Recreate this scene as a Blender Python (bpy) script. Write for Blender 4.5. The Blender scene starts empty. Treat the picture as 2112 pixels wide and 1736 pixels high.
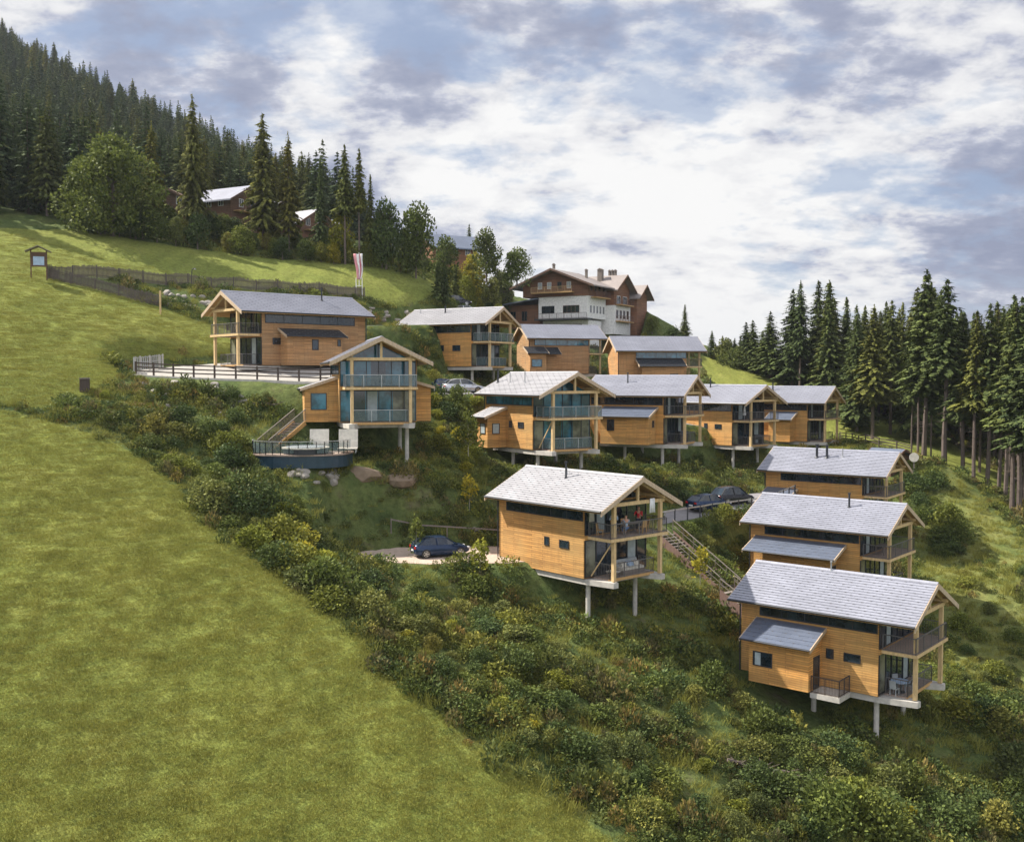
import bpy, math, random
import numpy as np
from math import radians as R, sin, cos, pi, tan, sqrt
rnd = random.Random(11)
rng = np.random.default_rng(11)
scene = bpy.context.scene
COL = scene.collection

# ------------------------------------------------------------------ camera, world, sun
PITCH = 2.4973
cam = bpy.data.cameras.new("camera"); cam_o = bpy.data.objects.new("camera", cam); COL.objects.link(cam_o)
cam_o.location = (0, 0, 0); cam_o.rotation_euler = (R(90 - PITCH), 0, 0)
cam.sensor_width = 36; cam.lens = 36.25; cam.clip_start = 0.5; cam.clip_end = 9000
scene.camera = cam_o
SUN_H = (-0.94, 0.30); SUN_EL = 47
sl = math.hypot(*SUN_H)
sd = (SUN_H[0]/sl*cos(R(SUN_EL)), SUN_H[1]/sl*cos(R(SUN_EL)), sin(R(SUN_EL)))
sun = bpy.data.lights.new("sun", 'SUN'); sun.energy = 5.0; sun.angle = R(0.8); sun.color = (1, .93, .82)
sun_o = bpy.data.objects.new("sun", sun); COL.objects.link(sun_o)
from mathutils import Vector, Matrix
sun_o.rotation_euler = Vector(sd).to_track_quat('Z', 'Y').to_euler()
vs = scene.view_settings
vs.view_transform = 'Standard'; vs.look = 'None'; vs.exposure = 0.87; vs.gamma = 1
scene.cycles.use_denoising = True
scene.cycles.max_bounces = 5; scene.cycles.diffuse_bounces = 2; scene.cycles.glossy_bounces = 2
scene.cycles.transparent_max_bounces = 6; scene.cycles.transmission_bounces = 2
scene.cycles.caustics_reflective = False; scene.cycles.caustics_refractive = False

class NT:
    def __init__(s, nt): s.nt = nt; s.nt.nodes.clear()
    def n(s, t, **k):
        nd = s.nt.nodes.new(t)
        for a, b in k.items():
            if a.startswith('i_'):
                key = a[2:]; key = int(key) if key.isdigit() else key.replace('_', ' ')
                s.set(nd.inputs[key], b)
            else: setattr(nd, a, b)
        return nd
    def set(s, inp, b):
        if isinstance(b, bpy.types.NodeSocket): s.nt.links.new(b, inp)
        elif isinstance(b, bpy.types.Node): s.nt.links.new(b.outputs[0], inp)
        else: inp.default_value = b
    def math(s, op, a, b=0.0, c=0.0, clamp=False):
        nd = s.nt.nodes.new('ShaderNodeMath'); nd.operation = op; nd.use_clamp = clamp
        s.set(nd.inputs[0], a); s.set(nd.inputs[1], b); s.set(nd.inputs[2], c); return nd.outputs[0]
    def noise(s, v, sc, det=4, rough=.55, dist=0.0):
        nd = s.nt.nodes.new('ShaderNodeTexNoise'); s.set(nd.inputs['Vector'], v) if v is not None else None
        nd.inputs['Scale'].default_value = sc; nd.inputs['Detail'].default_value = det
        nd.inputs['Roughness'].default_value = rough; nd.inputs['Distortion'].default_value = dist
        return nd.outputs['Fac']
    def ramp(s, f, stops):
        nd = s.nt.nodes.new('ShaderNodeValToRGB'); s.set(nd.inputs[0], f); e = nd.color_ramp.elements
        while len(e) < len(stops): e.new(0.5)
        for q, (p, c) in zip(e, stops):
            q.position = p; q.color = (c, c, c, 1) if isinstance(c, (int, float)) else (*c, 1)
        return nd.outputs[0]
    def mix(s, f, a, b, mode='MIX'):
        nd = s.nt.nodes.new('ShaderNodeMix'); nd.data_type = 'RGBA'; nd.blend_type = mode
        s.set(nd.inputs[0], f)
        for i, q in ((6, a), (7, b)):
            if isinstance(q, tuple): q = (*q, 1)
            s.set(nd.inputs[i], q)
        return nd.outputs[2]

world = bpy.data.worlds.new("World"); scene.world = world; world.use_nodes = True
w = NT(world.node_tree)
tc = w.n('ShaderNodeTexCoord').outputs['Generated']
sky = w.n('ShaderNodeTexSky', sky_type='NISHITA', sun_disc=False, sun_elevation=R(SUN_EL), sun_rotation=math.atan2(sd[0], sd[1]), altitude=900.0)
sep = w.n('ShaderNodeSeparateXYZ', i_0=tc)
zz = w.math('ADD', w.math('MAXIMUM', sep.outputs[2], 0.0), 0.30)
px_ = w.math('DIVIDE', sep.outputs[0], zz); py_ = w.math('DIVIDE', sep.outputs[1], zz)
cp = w.n('ShaderNodeCombineXYZ', i_0=px_, i_1=w.math('MULTIPLY', py_, 1.15), i_2=1.7).outputs[0]
cover = w.noise(cp, 2.1, 12, .56, 0)
detail = w.noise(cp, 6.0, 14, .6, .1); fine = w.noise(cp, 17.0, 10, .6, .2)
big = w.noise(cp, .55, 3, .5)
def blob(d, lo, hi):       # 1 towards a compass direction of the sky, 0 away from it
    L = sqrt(sum(q*q for q in d)); d = tuple(q/L for q in d)
    dt = w.n('ShaderNodeVectorMath', operation='DOT_PRODUCT', i_0=tc, i_1=d).outputs['Value']
    m = w.n('ShaderNodeMapRange', interpolation_type='SMOOTHSTEP', i_0=dt, i_1=cos(R(hi)), i_2=cos(R(lo))); return m.outputs[0]
def pxdir(px, py):         # compass direction of a place in the photographed sky
    f = 2126.6; a = (px-1056)/f; b = -(py-868)/f; p = R(PITCH)
    return (a, cos(p)+b*sin(p), -sin(p)+b*cos(p))
# where the sky is darker or brighter
dark = 0.0; 
for (px, py, lo, hi, k) in [(300, 150, 0, 15, .20), (760, 260, 0, 9, .24), (1690, 290, 0, 8, .24), (1290, 190, 0, 6, .12), (2040, 560, 0, 6, .30), (1930, 600, 0, 4, .10), (2080, 60, 0, 9, .14), (1750, 590, 0, 4, .10), (1000, 130, 0, 6, .08)]:
    dark = w.math('ADD', dark, w.math('MULTIPLY', blob(pxdir(px, py), lo, hi), k))
lite = 0.0
for (px, py, lo, hi, k) in [(680, 80, 0, 4, .4), (610, 250, 0, 3, .3), (1500, 430, 0, 13, .25), (1100, 370, 0, 8, .25), (1050, 60, 0, 5, .25), (1950, 180, 0, 7, .30), (1600, 640, 0, 12, .26), (880, 350, 0, 5, .2), (1450, 80, 0, 6, .18), (60, 60, 0, 4, .4)]:
    lite = w.math('ADD', lite, w.math('MULTIPLY', blob(pxdir(px, py), lo, hi), k))
blue = 0.0
for (px, py, lo, hi) in [(2050, 60, 0, 12), (1200, 200, 0, 9), (1310, 380, 0, 9), (900, 180, 0, 8), (1800, 560, 0, 9), (300, 60, 0, 10)]:
    blue = w.math('ADD', blue, blob(pxdir(px, py), lo, hi))
v = w.math('ADD', w.math('MULTIPLY', cover, 2.6), w.math('MULTIPLY', detail, 1.7))
v = w.math('ADD', v, w.math('MULTIPLY', fine, .85)); v = w.math('ADD', v, w.math('SUBTRACT', lite, dark))
v = w.math('SUBTRACT', v, 2.05)
ccol = w.ramp(v, [(.0, (.29, .325, .45)), (.22, (.34, .375, .50)), (.38, (.43, .46, .57)), (.47, (.54, .565, .67)), (.57, (.69, .70, .75)), (.70, (.82, .82, .84)), (1.0, (.94, .935, .93))])
hole = w.ramp(w.math('ADD', w.noise(cp, 4.4, 12, .6, .1), w.math('MULTIPLY', blue, .045)), [(.56, 0.0), (.68, .7)])
skyc = w.mix(1.0, sky.outputs[0], (.085, .085, .085), 'MULTIPLY')
fin = w.mix(hole, ccol, w.mix(.6, skyc, (.40, .52, .76)))
hz = w.n('ShaderNodeMapRange', i_0=sep.outputs[2], i_1=0.0, i_2=0.10, i_3=.55, i_4=0.0).outputs[0]
fin = w.mix(hz, fin, (.74, .76, .80))
back = blob((.1, -1, .55), 10, 78)      # added fill: unseen sky behind the camera boosted to brighten camera-facing surfaces
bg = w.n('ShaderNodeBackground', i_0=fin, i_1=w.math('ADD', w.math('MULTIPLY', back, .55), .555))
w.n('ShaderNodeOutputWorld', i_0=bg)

# ------------------------------------------------------------------ materials
def material(name, col, rough=.7, metal=0.0, spec=.5, fn=None, trans=0.0):
    m = bpy.data.materials.new(name); m.use_nodes = True; t = NT(m.node_tree)
    b = t.n('ShaderNodeBsdfPrincipled'); b.inputs['Roughness'].default_value = rough
    b.inputs['Metallic'].default_value = metal; b.inputs['Specular IOR Level'].default_value = (.12 if fn is f_leaf else spec)
    out = t.n('ShaderNodeOutputMaterial')
    if fn: fn(t, b, col)
    else:
        o = t.n('ShaderNodeTexCoord').outputs['Object']
        nz = t.noise(o, 3.0, 5, .6)
        k = t.ramp(nz, [(.3, .78), (.7, 1.12)])
        t.set(b.inputs['Base Color'], t.mix(1.0, (*col,), k, 'MULTIPLY'))
    sh = b.outputs[0]
    if trans:
        tr = t.n('ShaderNodeBsdfTranslucent'); l = b.inputs['Base Color'].links
        if l: t.nt.links.new(l[0].from_socket, tr.inputs[0])
        sh = t.n('ShaderNodeMixShader', i_0=trans, i_1=sh, i_2=tr.outputs[0]).outputs[0]
    t.set(out.inputs[0], sh)
    return m
def f_siding(t, b, col, row=.145):
    o = t.n('ShaderNodeTexCoord').outputs['Object']; s = t.n('ShaderNodeSeparateXYZ', i_0=o)
    u = t.math('ADD', s.outputs[0], s.outputs[1])
    v = t.n('ShaderNodeCombineXYZ', i_0=u, i_1=s.outputs[2]).outputs[0]
    br = t.n('ShaderNodeTexBrick', i_Vector=v, i_Scale=1.0, offset=.37)
    br.inputs['Brick Width'].default_value = 3.1; br.inputs['Row Height'].default_value = row
    br.inputs['Mortar Size'].default_value = .013; br.inputs['Mortar Smooth'].default_value = .4
    a = tuple(c*.74 for c in col); c2 = tuple(min(1, c*1.25) for c in col)
    t.set(br.inputs['Color1'], (*a, 1)); t.set(br.inputs['Color2'], (*c2, 1))
    t.set(br.inputs['Mortar'], (col[0]*.28, col[1]*.2, col[2]*.2, 1))
    st = t.n('ShaderNodeMapping', i_Vector=v, i_Scale=(.35, 5, 1)).outputs[0]
    g = t.ramp(t.noise(st, 2.2, 6, .65), [(.32, .66), (.5, 1.0), (.7, 1.2)])
    c = t.mix(1.0, br.outputs[0], g, 'MULTIPLY')
    wx = t.ramp(t.noise(o, .45, 4, .6), [(.35, 0.0), (.7, .5)])
    c = t.mix(wx, c, (col[0]*.85, col[1]*1.12, col[2]*1.5))
    rn = t.n('ShaderNodeObjectInfo').outputs['Random']
    c = t.mix(1.0, c, t.ramp(rn, [(0, (.86, .88, .92)), (.4, (1, 1, 1)), (.7, (1.1, 1.02, .9)), (1, (.92, .98, 1.1))]), 'MULTIPLY')
    dv = t.n('ShaderNodeMapping', i_Vector=v, i_Scale=(2.5, .25, 1)).outputs[0]
    c = t.mix(t.ramp(t.noise(dv, 1.6, 5, .6), [(.5, 0.0), (.75, .55)]), c, (col[0]*.55, col[1]*.55, col[2]*.7))
    t.set(b.inputs['Base Color'], c)
    bp = t.n('ShaderNodeBump', i_Strength=.7, i_Distance=.03, i_Height=t.math('SUBTRACT', 1.0, br.outputs[1])); t.set(b.inputs['Normal'], bp)
def f_grain(t, b, col):
    o = t.n('ShaderNodeTexCoord').outputs['Object']
    st = t.n('ShaderNodeMapping', i_Vector=o, i_Scale=(2, 2, .6)).outputs[0]
    g = t.ramp(t.noise(st, 4, 6, .65), [(.3, .72), (.7, 1.15)])
    t.set(b.inputs['Base Color'], t.mix(1.0, (*col,), g, 'MULTIPLY'))
def f_roof(t, b, col):
    o = t.n('ShaderNodeTexCoord').outputs['Object']
    n1 = t.ramp(t.noise(o, .5, 4, .6), [(.3, .88), (.7, 1.08)])
    s = t.n('ShaderNodeSeparateXYZ', i_0=o)
    v = t.n('ShaderNodeCombineXYZ', i_0=s.outputs[0], i_1=s.outputs[1]).outputs[0]
    br = t.n('ShaderNodeTexBrick', i_Vector=v, i_Scale=1.0)
    br.inputs['Brick Width'].default_value = .6; br.inputs['Row Height'].default_value = .2418
    br.inputs['Mortar Size'].default_value = .012
    t.set(br.inputs['Color1'], (.93, .93, .93, 1)); t.set(br.inputs['Color2'], (1.05, 1.05, 1.05, 1)); t.set(br.inputs['Mortar'], (.72, .72, .74, 1))
    c = t.mix(1.0, t.mix(1.0, (*col,), n1, 'MULTIPLY'), br.outputs[0], 'MULTIPLY')
    t.set(b.inputs['Base Color'], c)
def f_leaf(t, b, col, var=.5):
    g = t.n('ShaderNodeNewGeometry').outputs['Random Per Island']
    oi = t.n('ShaderNodeObjectInfo').outputs['Random']
    P = t.n('ShaderNodeNewGeometry').outputs['Position']
    a = tuple(c*.55 for c in col); h = (min(1, col[0]*1.75), col[1]*1.45, col[2]*1.1)
    c = t.mix(g, a, h)
    k = t.ramp(oi, [(0, (.66, .76, .85)), (.5, (.95, 1, 1)), (.85, (1.18, 1.12, .9)), (1, (1.3, 1.12, .85))])
    c = t.mix(1.0, c, k, 'MULTIPLY')
    n1 = t.ramp(t.noise(P, .16, 3, .6), [(.35, .75), (.65, 1.2)])
    t.set(b.inputs['Base Color'], t.mix(1.0, c, n1, 'MULTIPLY'))
M = {}
M['siding'] = material('larch_siding', (.56, .285, .080), .75, fn=f_siding)
M['siding_grey'] = material('weathered_siding', (.47, .255, .105), .8, fn=f_siding)
M['siding_red'] = material('reddish_siding', (.25, .115, .06), .8, fn=f_siding)
M['oldwood'] = material('dark_old_wood', (.14, .075, .045), .85, fn=f_siding)
M['beam'] = material('pale_spruce_beam', (.62, .44, .22), .7, fn=f_grain)
M['soffit'] = material('soffit_boards', (.50, .30, .12), .75, fn=f_grain)
M['barge'] = material('barge_boards', (.50, .38, .26), .75, fn=f_grain)
M['deck'] = material('deck_boards', (.33, .25, .20), .8, fn=f_grain)
M['greywood'] = material('grey_weathered_wood', (.20, .17, .145), .9, fn=f_grain)
M['darkwood'] = material('dark_fence_wood', (.075, .055, .045), .9, fn=f_grain)
M['redwood'] = material('stair_cladding', (.17, .105, .085), .85, fn=f_grain)
M['roof'] = material('metal_shingles', (.30, .31, .365), .42, .2, fn=f_roof)
M['roof_pale'] = material('pale_metal_shingles', (.375, .372, .39), .45, .1, fn=f_roof)
M['roof_blue'] = material('blue_grey_metal_sheet', (.17, .20, .27), .35, .35, fn=f_roof)
M['hook'] = material('dark_snow_hooks', (.17, .17, .19), .5)
M['oldfence'] = material('dark_weathered_pickets', (.115, .095, .08), .9, fn=f_grain)
M['rail'] = material('grey_brown_metal_rail', (.15, .14, .135), .6, .2)
M['earth'] = material('bare_earth', (.23, .17, .115), .95)
M['anthracite'] = material('anthracite_metal', (.035, .038, .045), .45, .3)
M['steel'] = material('galvanised_steel', (.42, .43, .44), .4, .6)
M['concrete'] = material('concrete', (.48, .455, .41), .85)
M['plaster'] = material('white_plaster', (.80, .79, .76), .85)
M['white'] = material('white_paint', (.78, .78, .77), .6)
M['asphalt'] = material('asphalt', (.22, .21, .215), .9)
M['palepave'] = material('pale_paving', (.36, .34, .31), .9)
M['gravel'] = material('gravel', (.46, .36, .29), .95)
M['rock'] = material('limestone', (.30, .275, .24), .95)
M['tyre'] = material('rubber', (.02, .02, .02), .85)
M['rim'] = material('alloy', (.5, .5, .5), .3, .8)
M['carblue'] = material('dark_blue_paint', (.012, .03, .075), .22, .3)
M['carblack'] = material('black_paint', (.012, .012, .016), .2, .2)
M['carsilver'] = material('silver_paint', (.55, .56, .58), .25, .5)
M['carwhite'] = material('white_car_paint', (.75, .75, .76), .3)
M['red'] = material('red_cloth', (.62, .02, .035), .85)
M['blue'] = material('blue_cloth', (.10, .20, .42), .85)
M['paleblue'] = material('pale_blue_cloth', (.38, .50, .66), .85)
M['navy'] = material('dark_cloth', (.03, .035, .06), .85)
M['skin'] = material('skin', (.50, .27, .18), .6)
M['hair'] = material('hair', (.05, .03, .02), .7)
M['cream'] = material('cream_canvas', (.62, .58, .50), .9)
M['grey'] = material('grey_fabric', (.33, .35, .36), .9)
M['poolblue'] = material('dark_blue_sheet', (.012, .04, .065), .4)
M['poolwater'] = material('tub_cover', (.42, .45, .48), .5)
M['taillight'] = material('red_lens', (.4, .01, .01), .3)
M['lens'] = material('clear_lens', (.7, .7, .7), .15)
def f_glass(t, b, col):
    o = t.n('ShaderNodeTexCoord').outputs['Object']
    n1 = t.ramp(t.noise(o, .8, 3, .6), [(.4, .5), (.62, 1.6)])
    t.set(b.inputs['Base Color'], t.mix(1.0, (*col,), n1, 'MULTIPLY'))
M['glass'] = material('dark_glass', (.014, .024, .034), .06, spec=.8, fn=f_glass)
M['glass_blue'] = material('blue_glass', (.025, .125, .19), .08, spec=.8, fn=f_glass)
M['glass_tan'] = material('tan_curtained_glass', (.14, .14, .10), .15, spec=.6, fn=f_glass)
M['curtain'] = material('pale_curtain', (.36, .42, .44), .5)
M['spruce'] = material('spruce_needles', (.092, .128, .048), .75, fn=f_leaf, trans=.12)
M['spruce_far'] = material('far_spruce_needles', (.088, .130, .068), .8, fn=f_leaf, trans=.1)
M['larch'] = material('larch_needles', (.120, .145, .050), .8, fn=f_leaf, trans=.2)
M['leaf'] = material('green_leaves', (.125, .165, .045), .6, fn=f_leaf, trans=.25)
M['leaf_dark'] = material('dark_green_leaves', (.080, .120, .042), .6, fn=f_leaf, trans=.2)
M['leaf_yellow'] = material('yellow_green_leaves', (.22, .25, .045), .6, fn=f_leaf, trans=.3)
M['leaf_olive'] = material('olive_leaves', (.15, .18, .065), .6, fn=f_leaf, trans=.25)
M['weed'] = material('weed_leaves', (.125, .155, .050), .7, fn=f_leaf, trans=.2)
M['weed_brown'] = material('brown_weeds', (.16, .15, .07), .8, fn=f_leaf, trans=.15)
def f_grass(t, b, col):
    g = t.n('ShaderNodeNewGeometry'); P = g.outputs['Position']
    c = t.mix(g.outputs['Random Per Island'], tuple(q*.82 for q in col), tuple(q*1.2 for q in col))
    st = t.n('ShaderNodeMapping', i_Vector=P, i_Rotation=(0, 0, R(35)), i_Scale=(.9, .07, .3)).outputs[0]
    c = t.mix(1.0, c, t.ramp(t.noise(st, .9, 5, .6), [(.35, .86), (.65, 1.1)]), 'MULTIPLY')
    c = t.mix(t.ramp(t.noise(P, .35, 5, .65), [(.35, 0.0), (.7, .6)]), c, (col[0]*1.12, col[1]*1.0, col[2]*.9))
    c = t.mix(1.0, c, t.ramp(t.noise(P, 1.3, 4, .6), [(.3, .93), (.7, 1.06)]), 'MULTIPLY')
    t.set(b.inputs['Base Color'], c)
M['grass'] = material('grass_blades', (.235, .242, .055), .7, spec=.1, fn=f_grass, trans=.25)
M['roof_brown'] = material('brown_grey_roof', (.26, .225, .21), .6, fn=f_roof)
M['bark'] = material('bark', (.13, .10, .085), .95)
M['bark_pale'] = material('pale_bark', (.34, .31, .27), .9)
def f_balglass(t, b, col):
    t.set(b.inputs['Base Color'], (*col, 1)); t.set(b.inputs['Alpha'], .30)
M['balglass'] = material('balustrade_glass', (.16, .22, .23), .08, fn=f_balglass)

# ------------------------------------------------------------------ mesh building
class MB:
    def __init__(s): s.v = []; s.f = []
    def add(s, vs_, fs):
        o = len(s.v); s.v += [tuple(map(float, q)) for q in vs_]; s.f += [tuple(i+o for i in f) for f in fs]; return s
    def box(s, x0, x1, y0, y1, z0, z1):
        return s.add([(x0, y0, z0), (x1, y0, z0), (x1, y1, z0), (x0, y1, z0), (x0, y0, z1), (x1, y0, z1), (x1, y1, z1), (x0, y1, z1)],
                     [(3, 2, 1, 0), (4, 5, 6, 7), (0, 1, 5, 4), (1, 2, 6, 5), (2, 3, 7, 6), (3, 0, 4, 7)])
    def beam(s, a, b, w_, h_, up=(0, 0, 1)):
        a = Vector(a); b = Vector(b); d = (b-a).normalized(); u = Vector(up)
        if abs(d.dot(u)) > .98: u = Vector((1, 0, 0))
        sd_ = d.cross(u).normalized()*w_/2; u2 = sd_.normalized().cross(d).normalized()*h_/2
        vv = [p+q for p in (a, b) for q in (-sd_-u2, sd_-u2, sd_+u2, -sd_+u2)]
        return s.add(vv, [(0, 1, 2, 3), (7, 6, 5, 4), (1, 0, 4, 5), (2, 1, 5, 6), (3, 2, 6, 7), (0, 3, 7, 4)])
    def tube(s, a, b, r0, r1=None, n=8, cap=True):
        r1 = r0 if r1 is None else r1
        a = Vector(a); b = Vector(b); d = (b-a).normalized(); u = Vector((0, 0, 1)) if abs(d.z) < .95 else Vector((1, 0, 0))
        e1 = d.cross(u).normalized(); e2 = d.cross(e1).normalized(); o = len(s.v)
        for p, r in ((a, r0), (b, r1)):
            for i in range(n):
                q = p+(e1*cos(2*pi*i/n)+e2*sin(2*pi*i/n))*r; s.v.append(tuple(q))
        for i in range(n): j = (i+1) % n; s.f.append((o+i, o+n+i, o+n+j, o+j))
        if cap: s.f.append(tuple(o+i for i in range(n))); s.f.append(tuple(o+n+i for i in reversed(range(n))))
        return s
    def prism(s, poly, axis, a, b):
        """closed polygon of 2-D points extruded along axis 'x','y' or 'z' from a to b"""
        n = len(poly)
        def P(p, t): return (t, p[0], p[1]) if axis == 'x' else ((p[0], t, p[1]) if axis == 'y' else (p[0], p[1], t))
        vv = [P(p, a) for p in poly]+[P(p, b) for p in poly]
        return s.add(vv, [tuple(range(n)), tuple(range(2*n-1, n-1, -1))]+[((i+1) % n, i, n+i, n+(i+1) % n) for i in range(n)])
    def build(s, name, mat, parent=None, **tags):
        me = bpy.data.meshes.new(name); me.from_pydata(s.v, [], s.f)
        me.update()
        if mat is not None: me.materials.append(M[mat] if isinstance(mat, str) else mat)
        import bmesh
        bm = bmesh.new(); bm.from_mesh(me); bmesh.ops.recalc_face_normals(bm, faces=bm.faces); bm.to_mesh(me); bm.free()
        o = bpy.data.objects.new(name, me); COL.objects.link(o)
        if parent is not None: o.parent = parent
        tag(o, **tags); return o
def tag(o, label=None, cat=None, group=None, kind=None):
    if label: o['label'] = label
    if cat: o['category'] = cat
    if group: o['group'] = group
    if kind: o['kind'] = kind
    return o
def empty(name, loc, rz=0.0, **t):
    o = bpy.data.objects.new(name, None); COL.objects.link(o); o.location = loc; o.rotation_euler = (0, 0, rz)
    o.empty_display_size = .5; return tag(o, **t)
def quad_mesh(name, V, mat, nv=4):
    V = np.asarray(V, dtype=np.float32).reshape(-1, 3); n = len(V)//nv
    me = bpy.data.meshes.new(name); me.vertices.add(len(V)); me.vertices.foreach_set('co', V.ravel())
    me.loops.add(n*nv); me.loops.foreach_set('vertex_index', np.arange(n*nv, dtype=np.int32))
    me.polygons.add(n); me.polygons.foreach_set('loop_start', np.arange(0, n*nv, nv, dtype=np.int32))
    me.materials.append(M[mat]); me.update(calc_edges=True); return me
def smooth(o):
    for p in o.data.polygons: p.use_smooth = True
    return o

# ------------------------------------------------------------------ reading places off the photograph
FD = 2126.6
def ray(px, py):
    a = (px-1056)/FD; b = -(py-868)/FD; p = R(PITCH)
    return np.array([a, cos(p)+b*sin(p), -sin(p)+b*cos(p)])
def at(px, py, Y):
    d = ray(px, py); return d*(Y/d[1])

# chalets: x, y, z of the balcony posts' foot, heading of the gable, roof length, near side
CH = {'E': (8.6, 70.3, -13.8, -48.8, 11.4), 'F': (26.3, 64.4, -19.9, -40.1, 11.9), 'G': (30.7, 81.1, -17.0, -39.7, 11.8),
      'H': (36.5, 98.2, -14.2, -36.8, 12.1), '7': (40.8, 131.7, -8.3, -35.3, 11.0), '6': (28.9, 118.7, -8.0, -47.9, 11.0),
      '5': (18.6, 106.1, -6.9, -29.1, 11.0), '4': (5.6, 91.9, -6.6, -57.9, 10.8), '2': (-1.4, 121.1, 1.1, -29.9, 12.2),
      '1': (-26.8, 97.0, 1.0, 221.5, 13.9), 'D': (-10.5, 82.9, -3.8, -75.7, 10.0), '3': (11.9, 149.3, .3, 15.5, 11.3),
      '8': (25.0, 142.0, -1.6, 7.5, 11.9)}
def W_(h, x, y, z=0.0):
    X, Y, Z, a, L = CH[h]; a = R(a); return np.array([X+cos(a)*x-sin(a)*y, Y+sin(a)*x+cos(a)*y, Z+z])

# ------------------------------------------------------------------ terrain
def plane(x, y): return -35.5-.234*x+.315*y
CP = []
def c_(x, y, z): CP.append((x, y, z))
def cz(x, y, r=0.0): CP.append((x, y, plane(x, y)+r))
def cpx(px, py, Y): CP.append(tuple(at(px, py, Y)))
for q in [(-40, 77), (-30, 60), (-15, 45), (0, 42), (-50, 100), (-55, 112), (-40, 95), (5, 40), (-70, 90), (-80, 60), (-40, 30), (0, 15), (-26, 73),
          (-13, 61.3), (-3.9, 53.6), (3.2, 47.5), (-53, 131), (-32, 139.5), (-14.4, 148.6), (-61, 123), (-45, 120), (-90, 120), (-36, 100), (-33, 84), (-20, 66), (20, 20), (-100, 20)]: cz(*q)
for h, pts in {'E': [(-10.8, 0, -.4), (-2.35, -2.4, -3.4), (-2.35, 2.4, -3.4), (-6.5, -2.4, -2.1), (2, 0, -4.6)],
               'F': [(-10.8, 0, -.5), (-2.35, -2.4, -3.0), (-6.6, -2.4, -2.0), (-.7, 2.4, -3.0), (3, 0, -4.6), (-10, -5, -.8)],
               'G': [(-11, 0, -.4), (-2.4, -2.4, -2.2), (2, 0, -3.6)], 'H': [(-11, 0, -.4), (-2.4, -2.4, -2.0), (2, 0, -3.4)],
               '7': [(-10, 0, -.3), (0, 0, -.9)], '6': [(-10, 0, -.5), (-2.3, -2.4, -2.9), (1, 0, -3.2)], '5': [(-10, 0, -.5), (-2.3, -2.4, -2.9), (1, 0, -3.2)],
               '4': [(-10.8, 0, -.5), (-2.35, 2.4, -2.0), (-6.4, -2.4, -1.7), (1, 0, -3.0)], '2': [(-11, 0, -.4), (-2.3, -2.4, -2.2), (-2.3, 2.4, -1.6), (1, 0, -3)],
               '1': [(-11, 0, -.3), (0, 0, -.2), (-6, 6, -.6)], 'D': [(-2.1, -2.4, -3.3), (-2.1, 2.4, -3.4), (-9, 0, -1.8), (1, 0, -3.7)],
               '3': [(-11, 0, -.4), (0, 0, -.8)], '8': [(-10, 0, -.5), (0, 0, -1.2)]}.items():
    for x, y, z in pts: CP.append(tuple(W_(h, x, y, z)))
for h, x, y, z in (('3', -8, -8, -1.0), ('3', -2, -8, -1.6), ('3', -13, -7, -.3), ('8', -6, -8, -1.4), ('8', 1, -7, -1.8)): CP.append(tuple(W_(h, x, y, z)))
for q in [(1600, 782, 165), (1500, 748, 172), (1900, 882, 150), (2000, 940, 137), (1800, 910, 130), (1900, 940, 124), (1960, 962, 118), (1990, 1030, 108), (2090, 1060, 110), (2000, 1100, 100),
          (1940, 1180, 90), (2050, 1250, 82), (1330, 640, 186), (1380, 688, 182), (1450, 727, 176), (1200, 712, 172), (1090, 668, 176), (850, 640, 133), (930, 620, 140), (780, 665, 128),
          (950, 818, 106), (900, 880, 96), (560, 905, 82), (1555, 1022, 97), (1380, 1085, 88), (1520, 1215, 81)]: cpx(*q)
for q in [(-9, 76.5, -13.3), (-3, 78, -13.5), (-12, 79.5, -8.6), (-16, 79, -7.1), (-20, 79, -7.0), (-30, 112, 5.2), (-22, 113, 4.6), (-16, 124, 6.0), (-30, 84, -2.2), (-20, 84, -4.5),
          (10, 55, -21.6), (17, 55, -23.2), (0, 63, -17.0), (30, 50, -27), (45, 60, -27.5), (25, 40, -29), (60, 30, -38), (40, 78, -20.5),
          (-248, 500, 156), (-310, 500, 182), (-200, 470, 129), (-156, 440, 105), (-130, 420, 91), (-103, 395, 75), (-64.5, 330, 51), (-48.5, 290, 40), (-33, 240, 26), (-11, 188, 19), (3, 200, 14),
          (-120, 280, 58), (-170, 330, 86), (-75, 230, 38), (-150, 220, 55), (-99, 170, 31), (-220, 330, 100), (-60, 170, 26), (-300, 300, 110), (-100, 300, 55), (-60, 250, 35), (-180, 400, 107),
          (-260, 660, 120), (-100, 540, 40), (0, 400, -20), (-400, 500, 190), (-20, 300, 0), (50, 280, -32), (120, 280, -55), (45, 205, -6), (40, 230, -14), (72, 195, -16), (82, 150, -16), (95, 110, -26), (75, 90, -23),
          (130, 120, -42), (100, 60, -42), (180, 200, -60), (200, 60, -70), (-200, 100, 42), (-200, 0, 10), (220, 380, -75), (200, 600, -90), (8, 172, 7.2), (-4, 172, 10.5)]: c_(*q)
CP = np.array(CP)
def _tps(r2): return np.where(r2 > 1e-9, .5*r2*np.log(np.maximum(r2, 1e-9)), 0)
def tps_fit():
    X = CP[:, :2]/50; r = CP[:, 2]-plane(CP[:, 0], CP[:, 1]); n = len(X)
    K = _tps(((X[:, None]-X[None])**2).sum(-1))+np.eye(n)*.0006
    P = np.c_[np.ones(n), X]; A = np.zeros((n+3, n+3)); A[:n, :n] = K; A[:n, n:] = P; A[n:, :n] = P.T
    return X, np.linalg.solve(A, np.r_[r, 0, 0, 0])
TX, TW = tps_fit()
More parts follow.
